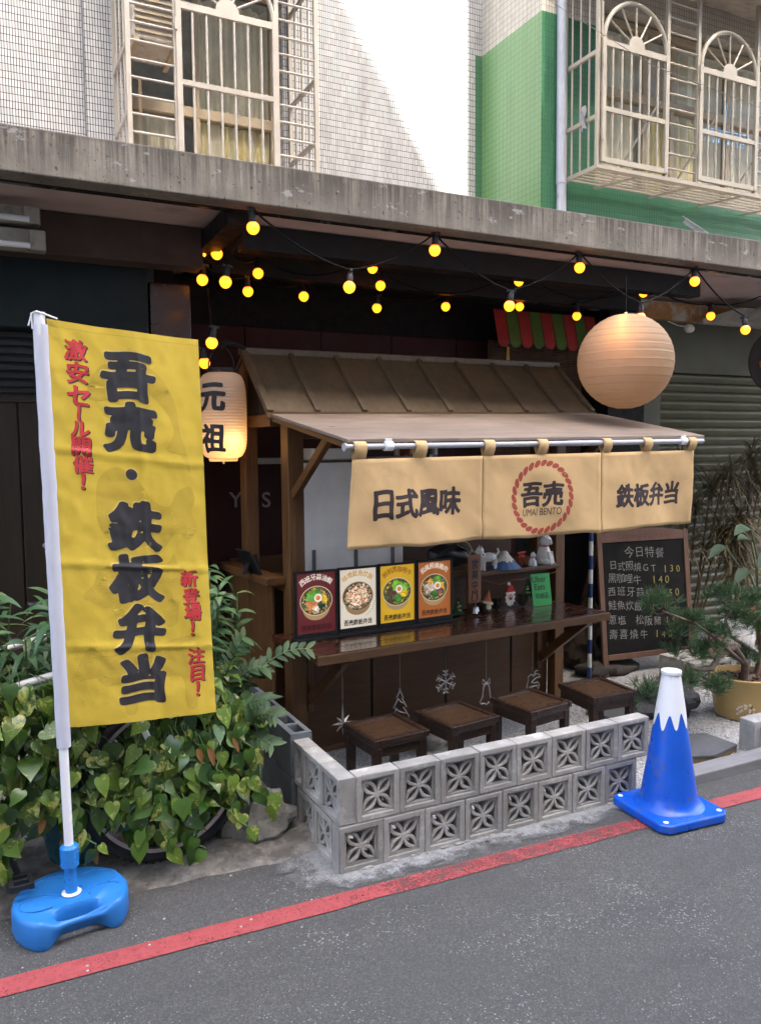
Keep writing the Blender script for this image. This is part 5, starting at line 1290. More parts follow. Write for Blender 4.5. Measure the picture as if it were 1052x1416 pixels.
g = MB(); g.tube([(pole_x(z), 0, z) for z in (.21, 1.0, 2.085)], .0155, 20); g.tube([(pole_x(2.04), 0, 2.03), (pole_x(2.1), 0, 2.105)], .0185, 20); g.build('pole', M_white, bn, smooth=40)
g = MB(); g.tube([(pole_x(2.09)-.022, -.004, 2.05), (pole_x(2.09)-.024, -.006, 2.10), (pole_x(2.09)-.010, -.02, 2.105), (pole_x(2.09)+.02, -.012, 2.098), (pole_x(2.09)+.055, .0, 2.088)], .0035, 6); g.tube([(pole_x(2.09)-.024, -.006, 2.095), (pole_x(2.09)-.034, -.004, 2.06)], .003, 6)
g.build('tie_cord', M_white, bn, smooth=50)
FW, FT, FB = .532, 2.078, .715; FYAW = R(10)
def ff(u, v, off=0):      # u from the pole, v height
    f = (FT-v)/(FT-FB); q = u/FW; v = 1.65+(v-1.65)*1.022; u = u*1.005
    z = v-.050*q+.018*q*q-(.022*q)*(f)+0.0
    rip = .011*math.sin(v*4.2+u*5+.6)*q+.006*math.sin(u*17+v*3.0)*(.25+q)+.004*mnoise.noise(Vector((u*7, v*5, 1)))
    for cz in (1.66, 1.27, .98): rip -= .0055*math.exp(-((v+.03*q-cz)/.010)**2)
    rip -= .003*math.exp(-((u-.30)/.010)**2); rip += .0035*mnoise.noise(Vector((u*16+v*7, v*10-u*5, 4)))+.0018*mnoise.noise(Vector((u*38, v*26, 8)))
    x = pole_x(v)+.022+u*math.cos(FYAW)+.012*q*f; y = u*math.sin(FYAW)*1.0+rip
    return Vector((x+math.sin(FYAW)*off, y-math.cos(FYAW)*off, z))
g = MB(); n, m = 44, 110; vs = []
for j in range(m+1):
    for i in range(n+1): vs.append(ff(FW*i/n, FT+(FB-FT)*j/m))
g.add(vs, [(j*(n+1)+i, j*(n+1)+i+1, (j+1)*(n+1)+i+1, (j+1)*(n+1)+i) for j in range(m) for i in range(n)])
fc = g.build('banner', M_flagcloth, bn, smooth=80)
g = MB(); vs = []; m = 40; n = 12
for j in range(m+1):
    z = FT-.012+(FB-.075-FT)*j/m; wob = .0025*mnoise.noise(Vector((z*14, 0, 0)))
    for k in range(n):
        a = 2*PI*k/n; vs.append((pole_x(z)+.002+wob+.0235*math.cos(a), .0185*math.sin(a)+.001*mnoise.noise(Vector((z*22, k, 0))), z))
g.add(vs, [(j*n+k, j*n+(k+1) % n, (j+1)*n+(k+1) % n, (j+1)*n+k) for j in range(m) for k in range(n)])
g.build('sleeve', M_sleeve, bn, smooth=80)
g = MB()
for i in range(70):
    a = FW*i/70; g.add([ff(a, FT-.022, .001), ff(a+.004, FT-.022, .001), ff(a+.004, FT-.0205, .001), ff(a, FT-.0205, .001)], [(0,1,2,3)])
g.build('stitching', simple('dull yellow thread', (.35,.23,.03), .8, bmp=0), fc)
def ell_pts(cx, cz, a, b, rot=0, n=40, a0=0, a1=360):
    return [(cx+a*math.cos(R(a0+(a1-a0)*k/n))*math.cos(rot)-b*math.sin(R(a0+(a1-a0)*k/n))*math.sin(rot), cz+a*math.cos(R(a0+(a1-a0)*k/n))*math.sin(rot)+b*math.sin(R(a0+(a1-a0)*k/n))*math.cos(rot)) for k in range(n)]
def smooth_poly(pts, n=5):
    o_ = []; m = len(pts)
    for i in range(m):
        p0, p1, p2, p3 = (Vector(pts[(i+k-1) % m]) for k in range(4))
        for k in range(n):
            t = k/n; o_.append(tuple(.5*((2*p1)+(p2-p0)*t+(2*p0-5*p1+4*p2-p3)*t*t+(3*p1-p0-3*p2+p3)*t**3)))
    return o_
def flat_shape(mb, pts, off=.0005):
    pts = smooth_poly(pts)
    """fill an outline with a fine grid so that it follows the cloth"""
    from mathutils.geometry import tessellate_polygon
    tris = tessellate_polygon([[Vector((x, z, 0)) for x, z in pts]]); bmt = bmesh.new(); vv = [bmt.verts.new((x, z, 0)) for x, z in pts]
    for t3 in tris:
        try: bmt.faces.new([vv[i] for i in t3])
        except ValueError: pass
    for _ in range(5):
        le = [e for e in bmt.edges if e.calc_length() > .022]
        if not le: break
        bmesh.ops.subdivide_edges(bmt, edges=le, cuts=1, use_grid_fill=False); bmesh.ops.triangulate(bmt, faces=[f for f in bmt.faces if len(f.verts) > 3])
    bmt.verts.ensure_lookup_table(); bmt.verts.index_update()
    mb.add([ff(v.co.x, v.co.y, off) for v in bmt.verts], [tuple(v.index for v in f.verts) for f in bmt.faces]); bmt.free()
g = MB()      # tone on tone sea creature, fish, pig and cow shapes
flat_shape(g, [(.12, 1.86), (.16, 1.94), (.24, 1.985), (.27, 2.02), (.30, 1.985), (.38, 1.93), (.43, 1.84), (.445, 1.74), (.47, 1.66), (.475, 1.60), (.44, 1.66), (.39, 1.68), (.42, 1.75), (.38, 1.83), (.31, 1.88), (.22, 1.85), (.15, 1.83)])
flat_shape(g, [(.13, 1.46), (.14, 1.56), (.20, 1.61), (.27, 1.58), (.33, 1.50), (.39, 1.48), (.42, 1.53), (.47, 1.55), (.49, 1.51), (.475, 1.46), (.495, 1.40), (.46, 1.36), (.41, 1.38), (.36, 1.33), (.27, 1.30), (.19, 1.34), (.14, 1.40)])
flat_shape(g, [(.07, 1.17), (.10, 1.20), (.13, 1.25), (.20, 1.29), (.30, 1.29), (.37, 1.275), (.40, 1.31), (.415, 1.27), (.45, 1.24), (.475, 1.19), (.45, 1.15), (.41, 1.13), (.40, 1.06), (.36, 1.05), (.34, 1.11), (.26, 1.10), (.23, 1.04), (.18, 1.04), (.17, 1.11), (.12, 1.13), (.09, 1.15), (.075, 1.15)])
flat_shape(g, [(.03, .90), (.06, .96), (.09, 1.0), (.11, .97), (.17, .96), (.30, .98), (.43, 1.01), (.47, .99), (.49, .90), (.505, .83), (.485, .86), (.465, .93), (.455, .86), (.46, .75), (.42, .75), (.405, .86), (.30, .855), (.24, .84), (.235, .75), (.195, .75), (.185, .84), (.13, .85), (.09, .88), (.05, .87)])
g.build('tone_print', M_tone, fc, smooth=80)
g = MB(); G2 = MB()
for ch, v, sc in (('吾', 1.905, .170), ('売', 1.735, .170), ('鉄', 1.393, .175), ('板', 1.212, .175), ('弁', 1.031, .172), ('当', .848, .175)):
    u = .262; vv = v+.050*(u/FW)-.01
    put_glyph(G2, ch, u-.0022, vv+.0030, sc*1.06, sc*.97, ff, .0008, bold=.071, res=76, flare=.18, blur=2)
    put_glyph(g, ch, u, vv, sc*1.06, sc*.97, ff, .0013, bold=.064, res=80, flare=.18, blur=2)
for k in (0, 1):
    pts = ell_pts(.258, 1.588, .0205+(.003 if k == 0 else 0), .0195+(.003 if k == 0 else 0), n=24); (G2 if k == 0 else g).poly([ff(x, z, .0014 if k == 0 else .0022) for x, z in pts])
G2.build('lettering_outline', M_cream_ink, fc); g.build('lettering', M_black_ink, fc)
g = MB(); G2 = MB()
for ch, u, v, sc in (('激', .088, 1.982, .078), ('安', .090, 1.908, .078), ('セ', .090, 1.832, .078), ('丨', .088, 1.778, .066), ('ル', .090, 1.722, .066), ('開', .090, 1.664, .070), ('催', .092, 1.604, .070), ('！', .090, 1.545, .062), ('新', .452, 1.178, .068), ('登', .456, 1.112, .068), ('場', .460, 1.050, .070), ('！', .456, .990, .062), ('注', .464, .888, .068), ('目', .466, .822, .068), ('！', .464, .762, .062)):
    vv = v+.050*(u/FW)-.018*(u/FW)**2+.022*(u/FW)*((FT-v)/(FT-FB))
    put_glyph(G2, ch, u+.0035, vv-.0035, sc*.98, sc*.90, ff, .0008, bold=.04, res=56, flare=.15, blur=1)
    put_glyph(g, ch, u, vv, sc*.98, sc*.90, ff, .0013, bold=.034, res=56, flare=.15, blur=1)
G2.build('lettering_shadow', M_black_ink, fc); g.build('red_lettering', M_red_ink, fc)

# ------------------------------------------------------------------ chalkboard
p_l = at_z(834, 937, .012); p_r = at_z(959, 921, .012)
ex = (p_r-p_l); CWd = ex.length; cyaw = math.atan2(ex.y, ex.x)
cb = thing('chalkboard', 'wooden framed chalkboard with a handwritten price list', 'chalkboard', p_l, cyaw)
HT = 1.03; tilt = .11
def cf(u, v, off=0): return Vector((u, v*tilt-off, v*(1-tilt*tilt/2)))
def cboard(mb, u0, u1, v0, v1, d0, d1):
    mb.add([cf(u, v, d) for d in (d0, d1) for u in (u0, u1) for v in (v0, v1)], [(0,1,3,2),(4,6,7,5),(0,4,5,1),(2,3,7,6),(0,2,6,4),(1,5,7,3)])
for nm, (u0, u1, v0, v1) in (('left_stile', (0, .040, 0, HT-.005)), ('right_stile', (CWd-.040, CWd, 0, HT-.005)), ('bottom_rail', (.0405, CWd-.0405, .115, .155)), ('lower_rail', (.0405, CWd-.0405, .055, .085))):
    if nm == 'lower_rail': continue
    g = MB(); cboard(g, u0, u1, v0, v1, -.012, .012); g.build(nm.split('_')[1], W_board, cb, bevel=.003)
g = MB(); n = 16; vs = []
for k in range(n+1):
    u = .0405+(CWd-.081)*k/n; v = HT-.012+.030*math.sin(PI*k/n)
    for d in (-.010, .011): vs += [cf(u, HT-.075, d), cf(u, v, d)]
fs = []
for k in range(n): o_ = 4*k; fs += [(o_+2, o_+6, o_+7, o_+3), (o_, o_+1, o_+5, o_+4), (o_+1, o_+3, o_+7, o_+5), (o_, o_+4, o_+6, o_+2)]
g.add(vs, fs+[(0,2,3,1), (4*n, 4*n+1, 4*n+3, 4*n+2)]); hd = g.build('header', W_board, cb, bevel=.002)
g = MB(); put_text(g, 'Coming from afar', CWd*.52, HT-.040, .055, lambda u, v, o=0: cf(u+.2*(v-HT), v, .0115+o), .0006, width=.48, offset=-.004); g.build('lettering', simple('dark carved letters', (.09,.035,.02), .8, bmp=0), hd)
g = MB(); cboard(g, .0405, CWd-.0405, .155, HT-.075, -.004, .004); sl = g.build('slate', M_slate, cb)
def chalk(u, v, off=0): return cf(u, v, .004+off)
gw, gy, gr = MB(), MB(), MB(); rr = random.Random(21)
def chalk_line(mb, s, u, v, size, step, drop=0):
    for k, ch in enumerate(s):
        if ch != ' ': put_text(mb, ch, u+k*step, v-drop*k+rr.uniform(-.004, .004), size*rr.uniform(.92, 1.06), chalk, .0008, rot=rr.uniform(-.10, .06), offset=-.004)
chalk_line(gw, '今日特餐', CWd*.34, .880, .088, .090, .006)
for s, pr, u0, v, stp, pu in (('日式照燒GT', '130', .13, .790, .070, .585), ('黑咖哩牛', '140', .115, .700, .072, .48), ('西班牙蒜蝦', '150', .105, .605, .082, .565), ('鮭魚炊飯', '100', .105, .505, .074, .46), ('蔥塩 松阪豬', '150', .10, .405, .078, .58), ('壽喜燒牛', '140', .10, .300, .088, .48)):
    chalk_line(gw, s, u0, v, .074, stp, .008); n = len(s)
    chalk_line(gy, pr, pu, v-.008*n, .074, .058, .003)
g_pts = []
for k in range(70):
    a = 2*PI*k/69; rx = .125+.006*math.sin(a*22); rz = .050+.006*math.sin(a*22); g_pts.append(chalk(.535+rx*math.cos(a), .462+rz*math.sin(a), .001))
gr.tube(g_pts, .0016, 5)
gw.build('white_writing', M_chalk, sl); gy.build('yellow_prices', M_chalky, sl); gr.build('red_cloud', M_chalkr, sl)
for u in (.02, CWd-.02):
    g = MB(); g.bar(cf(u, HT-.10, -.02), Vector((u, HT*tilt+.36, 0)), .034, .020); g.build('rear_leg', W_board, cb)
g = MB(); g.bar((.02, .34, .10), (CWd-.02, .34, .10), .02, .035); g.build('rear_rail', W_board, cb)

# ------------------------------------------------------------------ paper lanterns
def lantern_big():
    c = CAM+ray(864, 500)*4.7; r = .272
    t = thing('paper_lantern', 'large round peach paper lantern glowing above the right end of the stall', 'lantern', c)
    g = MB(); N = 68; prof = []
    for k in range(N+1):
        a = R(14)+(PI-R(24))*k/N; q = r*(1-(.006 if k % 2 else 0)+.003*math.sin(k*1.7)); prof.append((q*math.sin(a), q*math.cos(a)))
    g.lathe(prof, 64, cap=False); g.build('shade', M_paper2, t, smooth=20)
    g = MB()
    for k in range(0, N+1, 2): q, z = prof[k]; g.tube([((q-.002)*math.cos(2*PI*i/48), (q-.002)*math.sin(2*PI*i/48), z) for i in range(49)], .0013, 4, cap=False)
    g.build('rib_hoops', simple('thin bamboo hoops', (.35,.22,.12), .7, bmp=0), t)
    g = MB(); q, z = prof[0]; g.tube([(q*math.cos(2*PI*i/30), q*math.sin(2*PI*i/30), z) for i in range(31)], .004, 6, cap=False); g.tube([(0, 0, z+.01), (0, 0, z+.22)], .003, 5); g.tube([(-q, 0, z), (q, 0, z)], .003, 5); g.build('wire_ring', M_wire, t)
    d = (CAM-c).normalized()
    bp_ = Vector((-.03, 0, .115))+Vector((d.x, d.y, 0))*.150
    g = MB(); g.ball(bp_, .024, 16, 12); g.tube([bp_+Vector((0, 0, .02)), bp_+Vector((0, 0, .07)), (0, 0, z+.01)], .008, 6); g.build('bulb', emit('warm bulb', (1, .42, .10), 2), t, smooth=60)
    l = bpy.data.lights.new('lantern_bulb', 'POINT'); l.energy = .06; l.color = (1, .33, .06); l.shadow_soft_size = .026; lo = bpy.data.objects.new('lantern_light', l); COL.objects.link(lo); lo.parent = t; lo.location = bp_+Vector((0, 0, -.040))+Vector((d.x, d.y, 0))*.002
lantern_big()
def lantern_small():
    c = CAM+ray(308, 575)*4.3; R0, Hh = .127, .225
    t = thing('chochin_lantern', 'tall white paper lantern with two black characters by the roof end', 'lantern', c)
    g = MB(); N = 56; prof = []
    def rad(z):
        f = min(1, abs(z)/Hh); return .074+(R0-.074)*(1-f**5.0)**.55
    for k in range(N+1):
        z = Hh-2*Hh*k/N; prof.append((rad(z)*(1-(.014 if k % 2 else 0)), z))
    g.lathe(prof, 56, cap=False); sh_ = g.build('shade', M_paper, t, smooth=20)
    g = MB(); g.lathe([(.074, Hh-.002), (.078, Hh+.004), (.074, Hh+.024), (.05, Hh+.026)], 30); g.tube([(.07*math.cos(a), 0, Hh+.02+.12*math.sin(a)) for a in [PI*k/14 for k in range(15)]], .004, 6); g.build('top_ring', M_black, t, smooth=50)
    g = MB(); g.lathe([(.074, -Hh+.002), (.078, -Hh-.004), (.072, -Hh-.016)], 30, cap=False); g.tube([(0, 0, -Hh-.016), (0, 0, -Hh-.03)], .006, 6); g.build('bottom_ring', M_paper, t, smooth=50)
    th0 = math.atan2(CAM.y-c.y, CAM.x-c.x)
    def lf(u, v, off=0):
        a = th0+(u-.058)/R0; q = rad(v)+.0010+off; return Vector((q*math.cos(a), q*math.sin(a), v))
    g = MB(); put_glyph(g, '元', 0, .092, .145, .155, lf, .0008, bold=.05, res=64, flare=.1); put_glyph(g, '祖', 0, -.118, .140, .155, lf, .0008, bold=.045, res=64, flare=.1); g.build('lettering', M_black_ink, sh_)
    d = (CAM-c).normalized(); side = Vector((-d.y, d.x, 0)); bp_ = Vector((d.x, d.y, 0))*.055+side*.035+Vector((0, 0, -.165))
    g = MB(); g.ball(bp_, .02, 14, 10); g.tube([bp_, (0, 0, -Hh)], .008, 6); g.build('bulb', emit('warm bulb small', (1, .52, .16), 2), t, smooth=60)
    l = bpy.data.lights.new('chochin_bulb', 'POINT'); l.energy = .042; l.color = (1, .55, .20); l.shadow_soft_size = .024; lo = bpy.data.objects.new('chochin_light', l); COL.objects.link(lo); lo.parent = t; lo.location = bp_+Vector((0, 0, .045))+Vector((d.x, d.y, 0))*.012
    g = MB(); top = c+Vector((0, 0, Hh+.13)); ridge = W(.03, .88, 2.19)
    g.tube([top, top+Vector((.03, .03, .03)), ridge+Vector((-.05, 0, .02)), ridge], .012, 6); g.tube([top+Vector((-.02, 0, .01)), top+Vector((.04, .05, .05)), ridge], .006, 6)
    tag(g.build('hook', M_black, smooth=50), 'black hook and wires holding the white lantern at the roof end', 'hook')
lantern_small()

# ------------------------------------------------------------------ festoon lights
def bulb_proto(parent):
    g = MB(); g.lathe([(.0, -.0305), (.010, -.029), (.020, -.0225), (.027, -.012), (.030, .0), (.028, .011), (.022, .020), (.015, .026), (.013, .030)], 20, cap=False); b = g.build('bulb', BULB, parent, smooth=60)
    g = MB(); g.lathe([(.0155, .022), (.017, .028), (.017, .060), (.013, .066), (.013, .082), (.008, .086)], 14); g.bar((-.026, 0, .080), (.026, 0, .080), .012, .014); g.build('socket', M_socket, b, smooth=40)
    return b
BUL = [None]
def festoon(label, pts, ends, sag=.06):
    t = thing('string_lights', label, 'string lights', (0, 0, 0), group='strings of yellow bulbs')
    C_ = [at_y(x, y, Y) for x, y, Y in pts]; w = MB()
    hooks = [c+Vector((0, 0, .084)) for c in C_]
    for i, c in enumerate(C_):
        if BUL[0] is None: b = bulb_proto(t); BUL[0] = b
        else: b = copy_tree(BUL[0], t)
        b.location = c; b.rotation_euler = (random.Random(i*3+len(pts)).uniform(-.12, .12), random.Random(i).uniform(-.2, .2), i*.7)
    chain = ([Vector(ends[0])] if ends[0] else [])+hooks+([Vector(ends[1])] if ends[1] else [])
    for a, b in zip(chain[:-1], chain[1:]):
        s = sag*min(1.2, (b-a).length); w.tube([a+(b-a)*(k/10)-Vector((0, 0, 4*s*(k/10)*(1-k/10)*(.55 if abs((b-a).z) > .12 else 1))) for k in range(11)], 0.0052, 6)
    w.build('wire', M_wire, t, smooth=60)
festoon('front string of yellow bulbs looping along the canopy edge', [(312, 390, 3.95), (350, 315, 3.66), (483, 397, 3.68), (601, 346, 3.68), (704, 423, 3.70), (801, 370, 3.68), (885, 439, 3.66), (960, 389, 3.66), (1030, 456, 3.66)], (at_y(268, 340, 4.4), at_y(1090, 380, 3.66)), .13)
festoon('middle string of yellow bulbs under the dark ceiling beams', [(278, 349, 4.3), (300, 351, 4.25), (357, 378, 4.5), (515, 371, 4.4), (526, 395, 4.5), (717, 389, 4.3), (889, 405, 4.25), (982, 437, 4.2)], (at_y(262, 330, 4.45), at_y(1080, 392, 4.1)), .16)
festoon('back string of small yellow bulbs before the dark red wall', [(280, 387, 4.35), (343, 403, 4.55), (420, 410, 4.7), (521, 426, 4.75), (616, 424, 4.75), (718, 424, 4.7), (797, 437, 4.6)], (at_y(270, 345, 4.5), at_y(860, 395, 4.5)), .10)
festoon('short string of two yellow bulbs above the white lantern', [(293, 474, 4.05), (283, 502, 4.35)], (at_y(288, 400, 4.3), None), .05)

# ------------------------------------------------------------------ foliage
def orient(d, n):
    d = d.normalized(); n = (n-d*n.dot(d)); n = n.normalized() if n.length > 1e-4 else d.orthogonal().normalized(); x = d.cross(n); return x, d, n
def heart_leaf(mb, P, d, n, s, rr):
    x, y, z = orient(d, n); fold = rr.uniform(.05, .40); droop = rr.uniform(.0, .38); tw = rr.uniform(-.22, .22); wd = rr.uniform(.72, 1.05); asym = rr.uniform(.85, 1.12)
    out = [(.0, -.01), (.20, -.12), (.42, -.04), (.52, .16), (.47, .40), (.31, .66), (.13, .88), (0, 1.08)]; mid = [0, .0, .12, .25, .42, .64, .86, 1.08]
    vs = []
    def pt(a, b): return P+s*(x*(a+tw*b*b)+y*b+z*(fold*abs(a)-droop*b*b))
    for a, b in out: vs.append(pt(a*wd, b))
    for a, b in out[1:-1]: vs.append(pt(-a*wd*asym, b))
    for b in mid[1:-1]: vs.append(pt(0, b))
    R_ = lambda k: k; Lf = lambda k: 0 if k == 0 else 7 if k == 7 else 7+k; Md = lambda k: 0 if k == 0 else 7 if k == 7 else 13+k
    fs = []
    for k in range(7):
        for S in (R_, Lf):
            q = [Md(k), S(k), S(k+1), Md(k+1)]; q2 = []
            for i in q:
                if i not in q2: q2.append(i)
            if len(q2) > 2: fs.append(tuple(q2))
    mb.add(vs, fs)
def blade_leaf(mb, P, d, n, L, Wd, droop, rr, fold=.25, seg=6):
    x, y, z = orient(d, n); vs = []
    for k in range(seg+1):
        f = k/seg; w = Wd*(math.sin(PI*min(1, f*.93+.07))**.8)*(1-.25*f); c = P+y*(L*f*(1-.25*droop*f))-Vector((0, 0, 1))*(L*droop*f*f)
        vs += [c-x*w/2+z*fold*w/2, c, c+x*w/2+z*fold*w/2]
    fs = []
    for k in range(seg): o = 3*k; fs += [(o, o+1, o+4, o+3), (o+1, o+2, o+5, o+4)]
    mb.add(vs, fs)
def rv(rr, a=1.0): return Vector((rr.uniform(-a, a), rr.uniform(-a, a), rr.uniform(-a, a)))
def pothos(label, blobs, vines, seed, smin, smax):
    t = thing('pothos_plant', label, 'plant', (0, 0, 0), group='pothos vines over the bicycles'); rr = random.Random(seed); L = MB(); S = MB()
    for (cx, cy, cz, rx, ry, rz, n) in blobs:
        for _ in range(n):
            th = rr.uniform(0, 2*PI); ph = math.acos(rr.uniform(-1, 1)); v = Vector((math.sin(ph)*math.cos(th), math.sin(ph)*math.sin(th), math.cos(ph)))
            if v.y > .35: v.y *= -.6
            q = rr.uniform(.55, 1.05); P = Vector((cx+rx*v.x*q, cy+ry*v.y*q, cz+rz*v.z*q))
            nrm = Vector((v.x*.5, v.y-.55, .45))+rv(rr, .55); d = Vector((v.x*.4, -.18, -.8))+rv(rr, .65); s = rr.uniform(smin, smax)*(1 if rr.random() > .2 else .7)
            heart_leaf(L, P, d, nrm, s, rr)
            b = P-Vector((v.x*.05, v.y*.06-.02, -.03))+rv(rr, .03); S.tube([P, P*.5+b*.5+Vector((0, 0, .012)), b], [.0014, .0016, .002], 4, cap=False)
    for (a, b, sg) in vines:
        a, b = Vector(a), Vector(b); pts = [a+(b-a)*(k/12)+Vector((.03*math.sin(k*1.1+a.x*9), .02*math.cos(k*.9), -sg*4*(k/12)*(1-k/12))) for k in range(13)]
        S.tube(pts, .0032, 5, cap=False)
        for k in range(1, 13):
            P = pts[k]+rv(rr, .02); heart_leaf(L, P, Vector((rr.uniform(-.5, .5), -.2, -.8)), Vector((rr.uniform(-.5, .5), -1, .5)), rr.uniform(smin, smax)*.9, rr)
    L.build('foliage', L_pothos, t, smooth=75); S.build('stem', M_stemgreen, t, smooth=60); return t
pothos('bushy green pothos with yellow splashed heart leaves over the bicycle front wheel', [(.70, 3.22, .45, .32, .20, .29, 480), (.60, 3.12, .36, .24, .13, .22, 200), (.88, 3.26, .44, .16, .14, .28, 170), (.62, 3.28, .68, .34, .16, .12, 150)], [((.5, 3.1, .5), (.62, 3.0, .13), -.02), ((.8, 3.08, .5), (.9, 3.0, .14), .0), ((.90, 3.1, .6), (1.0, 3.06, .22), .0), ((.4, 3.12, .55), (.52, 3.03, .2), .02), ((.7, 3.05, .4), (.72, 3.0, .12), .0)], 3, .050, .084)
pothos('large leaved pothos hanging at the far left behind the banner pole', [(.02, 3.16, .50, .34, .18, .22, 230), (.26, 3.14, .46, .2, .14, .22, 160), (-.25, 3.2, .45, .3, .2, .3, 80), (.05, 3.12, .70, .34, .12, .15, 120), (-.08, 3.02, .72, .17, .06, .14, 60)], [((.05, 3.05, .45), (.02, 3.0, .2), .0), ((.2, 3.06, .5), (.32, 3.02, .2), .0), ((-.1, 3.05, .6), (.06, 3.0, .25), .0)], 5, .050, .088)

def bamboo(label, stalks, seed, L0, L1):
    t = thing('leafy_cane_plant', label, 'plant', (0, 0, 0), group='upright leafy plants by the stall'); rr = random.Random(seed); L = MB(); S = MB()
    for (x, y, z0, h) in stalks:
        lean = Vector((rr.uniform(-.12, .12), rr.uniform(-.08, .06), 1)); top = Vector((x, y, z0))+lean*h
        pts = [Vector((x, y, z0))+lean*h*(k/6)+rv(rr, .008) for k in range(7)]; S = MB(); S.tube(pts, [.006-.0005*k for k in range(7)], 5, cap=False); S.build('stem', M_stemgreen, t, smooth=60)
        n = int(15+h*12)
        for k in range(n):
            f = .35+.65*(k+rr.random())/n; P = Vector((x, y, z0))+lean*h*f; a = rr.uniform(0, 2*PI)
            d = Vector((math.cos(a), math.sin(a)*.8-.25, rr.uniform(.1, 1.0))); blade_leaf(L, P, d, Vector((0, -.3, 1))+rv(rr, .3), rr.uniform(L0, L1), rr.uniform(.022, .036), rr.uniform(.25, .8), rr)
    L.build('foliage', L_bamboo, t, smooth=75)
rr = random.Random(77)
bamboo('tall leafy cane plant rising at the far left behind the banner', [(rr.uniform(-.45, .30), rr.uniform(3.20, 3.6), .25, rr.uniform(.55, .88)) for _ in range(34)], 11, .12, .20)
bamboo('slender leafy cane plant between the banner and the stall side', [(rr.uniform(.72, .98), rr.uniform(3.30, 3.6), .25, rr.uniform(.64, .92)) for _ in range(24)], 12, .10, .17)
def zz_plant():
    t = thing('zz_plant', 'glossy paired leaflet plant arching towards the counter corner', 'plant', (0, 0, 0)); rr = random.Random(9); L = MB(); S = MB()
    for (x0, z0, x1, y1, z1, bow) in ((.88, .45, 1.22, 3.14, .81, .10), (.90, .40, 1.02, 3.07, .64, .06), (.92, .35, 1.06, 3.1, .56, .06), (.88, .35, 1.03, 3.05, .46, .05), (.85, .5, .95, 3.15, .88, .04), (.84, .45, 1.05, 3.2, .74, .08)):
        a, b = Vector((x0, 3.3, z0)), Vector((x1, y1, z1)); pts = [a+(b-a)*(k/12)+Vector((0, 0, bow*4*(k/12)*(1-k/12))) for k in range(13)]; S.tube(pts, [.006-.0003*k for k in range(13)], 5, cap=False)
        for k in range(3, 13):
            d = (pts[k]-pts[k-1]).normalized(); sd = d.cross(Vector((0, -.6, .8))).normalized()
            for sg in (-1, 1): blade_leaf(L, pts[k], d*.6+sd*sg*.8+rv(rr, .1), Vector((0, -.6, .8))+rv(rr, .25), rr.uniform(.055, .08), rr.uniform(.024, .032), .15, rr)
    L.build('foliage', L_zz, t, smooth=75); S.build('stem', M_stemgreen, t, smooth=60)
zz_plant()
g = MB(); rr = random.Random(6)
for k in range(10): blade_leaf(g, Vector((rr.uniform(-.2, 1.0), 3.02+rr.uniform(0, .05), rr.uniform(.1, .6))), Vector((rr.uniform(-.5, .5), -.2, -.7)), Vector((0, -1, .3))+rv(rr, .5), rr.uniform(.045, .075), rr.uniform(.02, .035), .2, rr, fold=.6)
struct(g.build('dead_leaves', M_deadleaf, smooth=75), 'stuff')
g = MB()
for k in range(26):
    x = rr.uniform(-.1, 1.3); y = rr.uniform(2.35, 2.98); g.ball((x, y, .004), rr.uniform(.002, .006), 6, 4, (1, .8, .6), jit=.4, seed=k)
struct(g.build('grit', simple('pale grit', (.36,.34,.30), .9, bmp=0)), 'stuff')

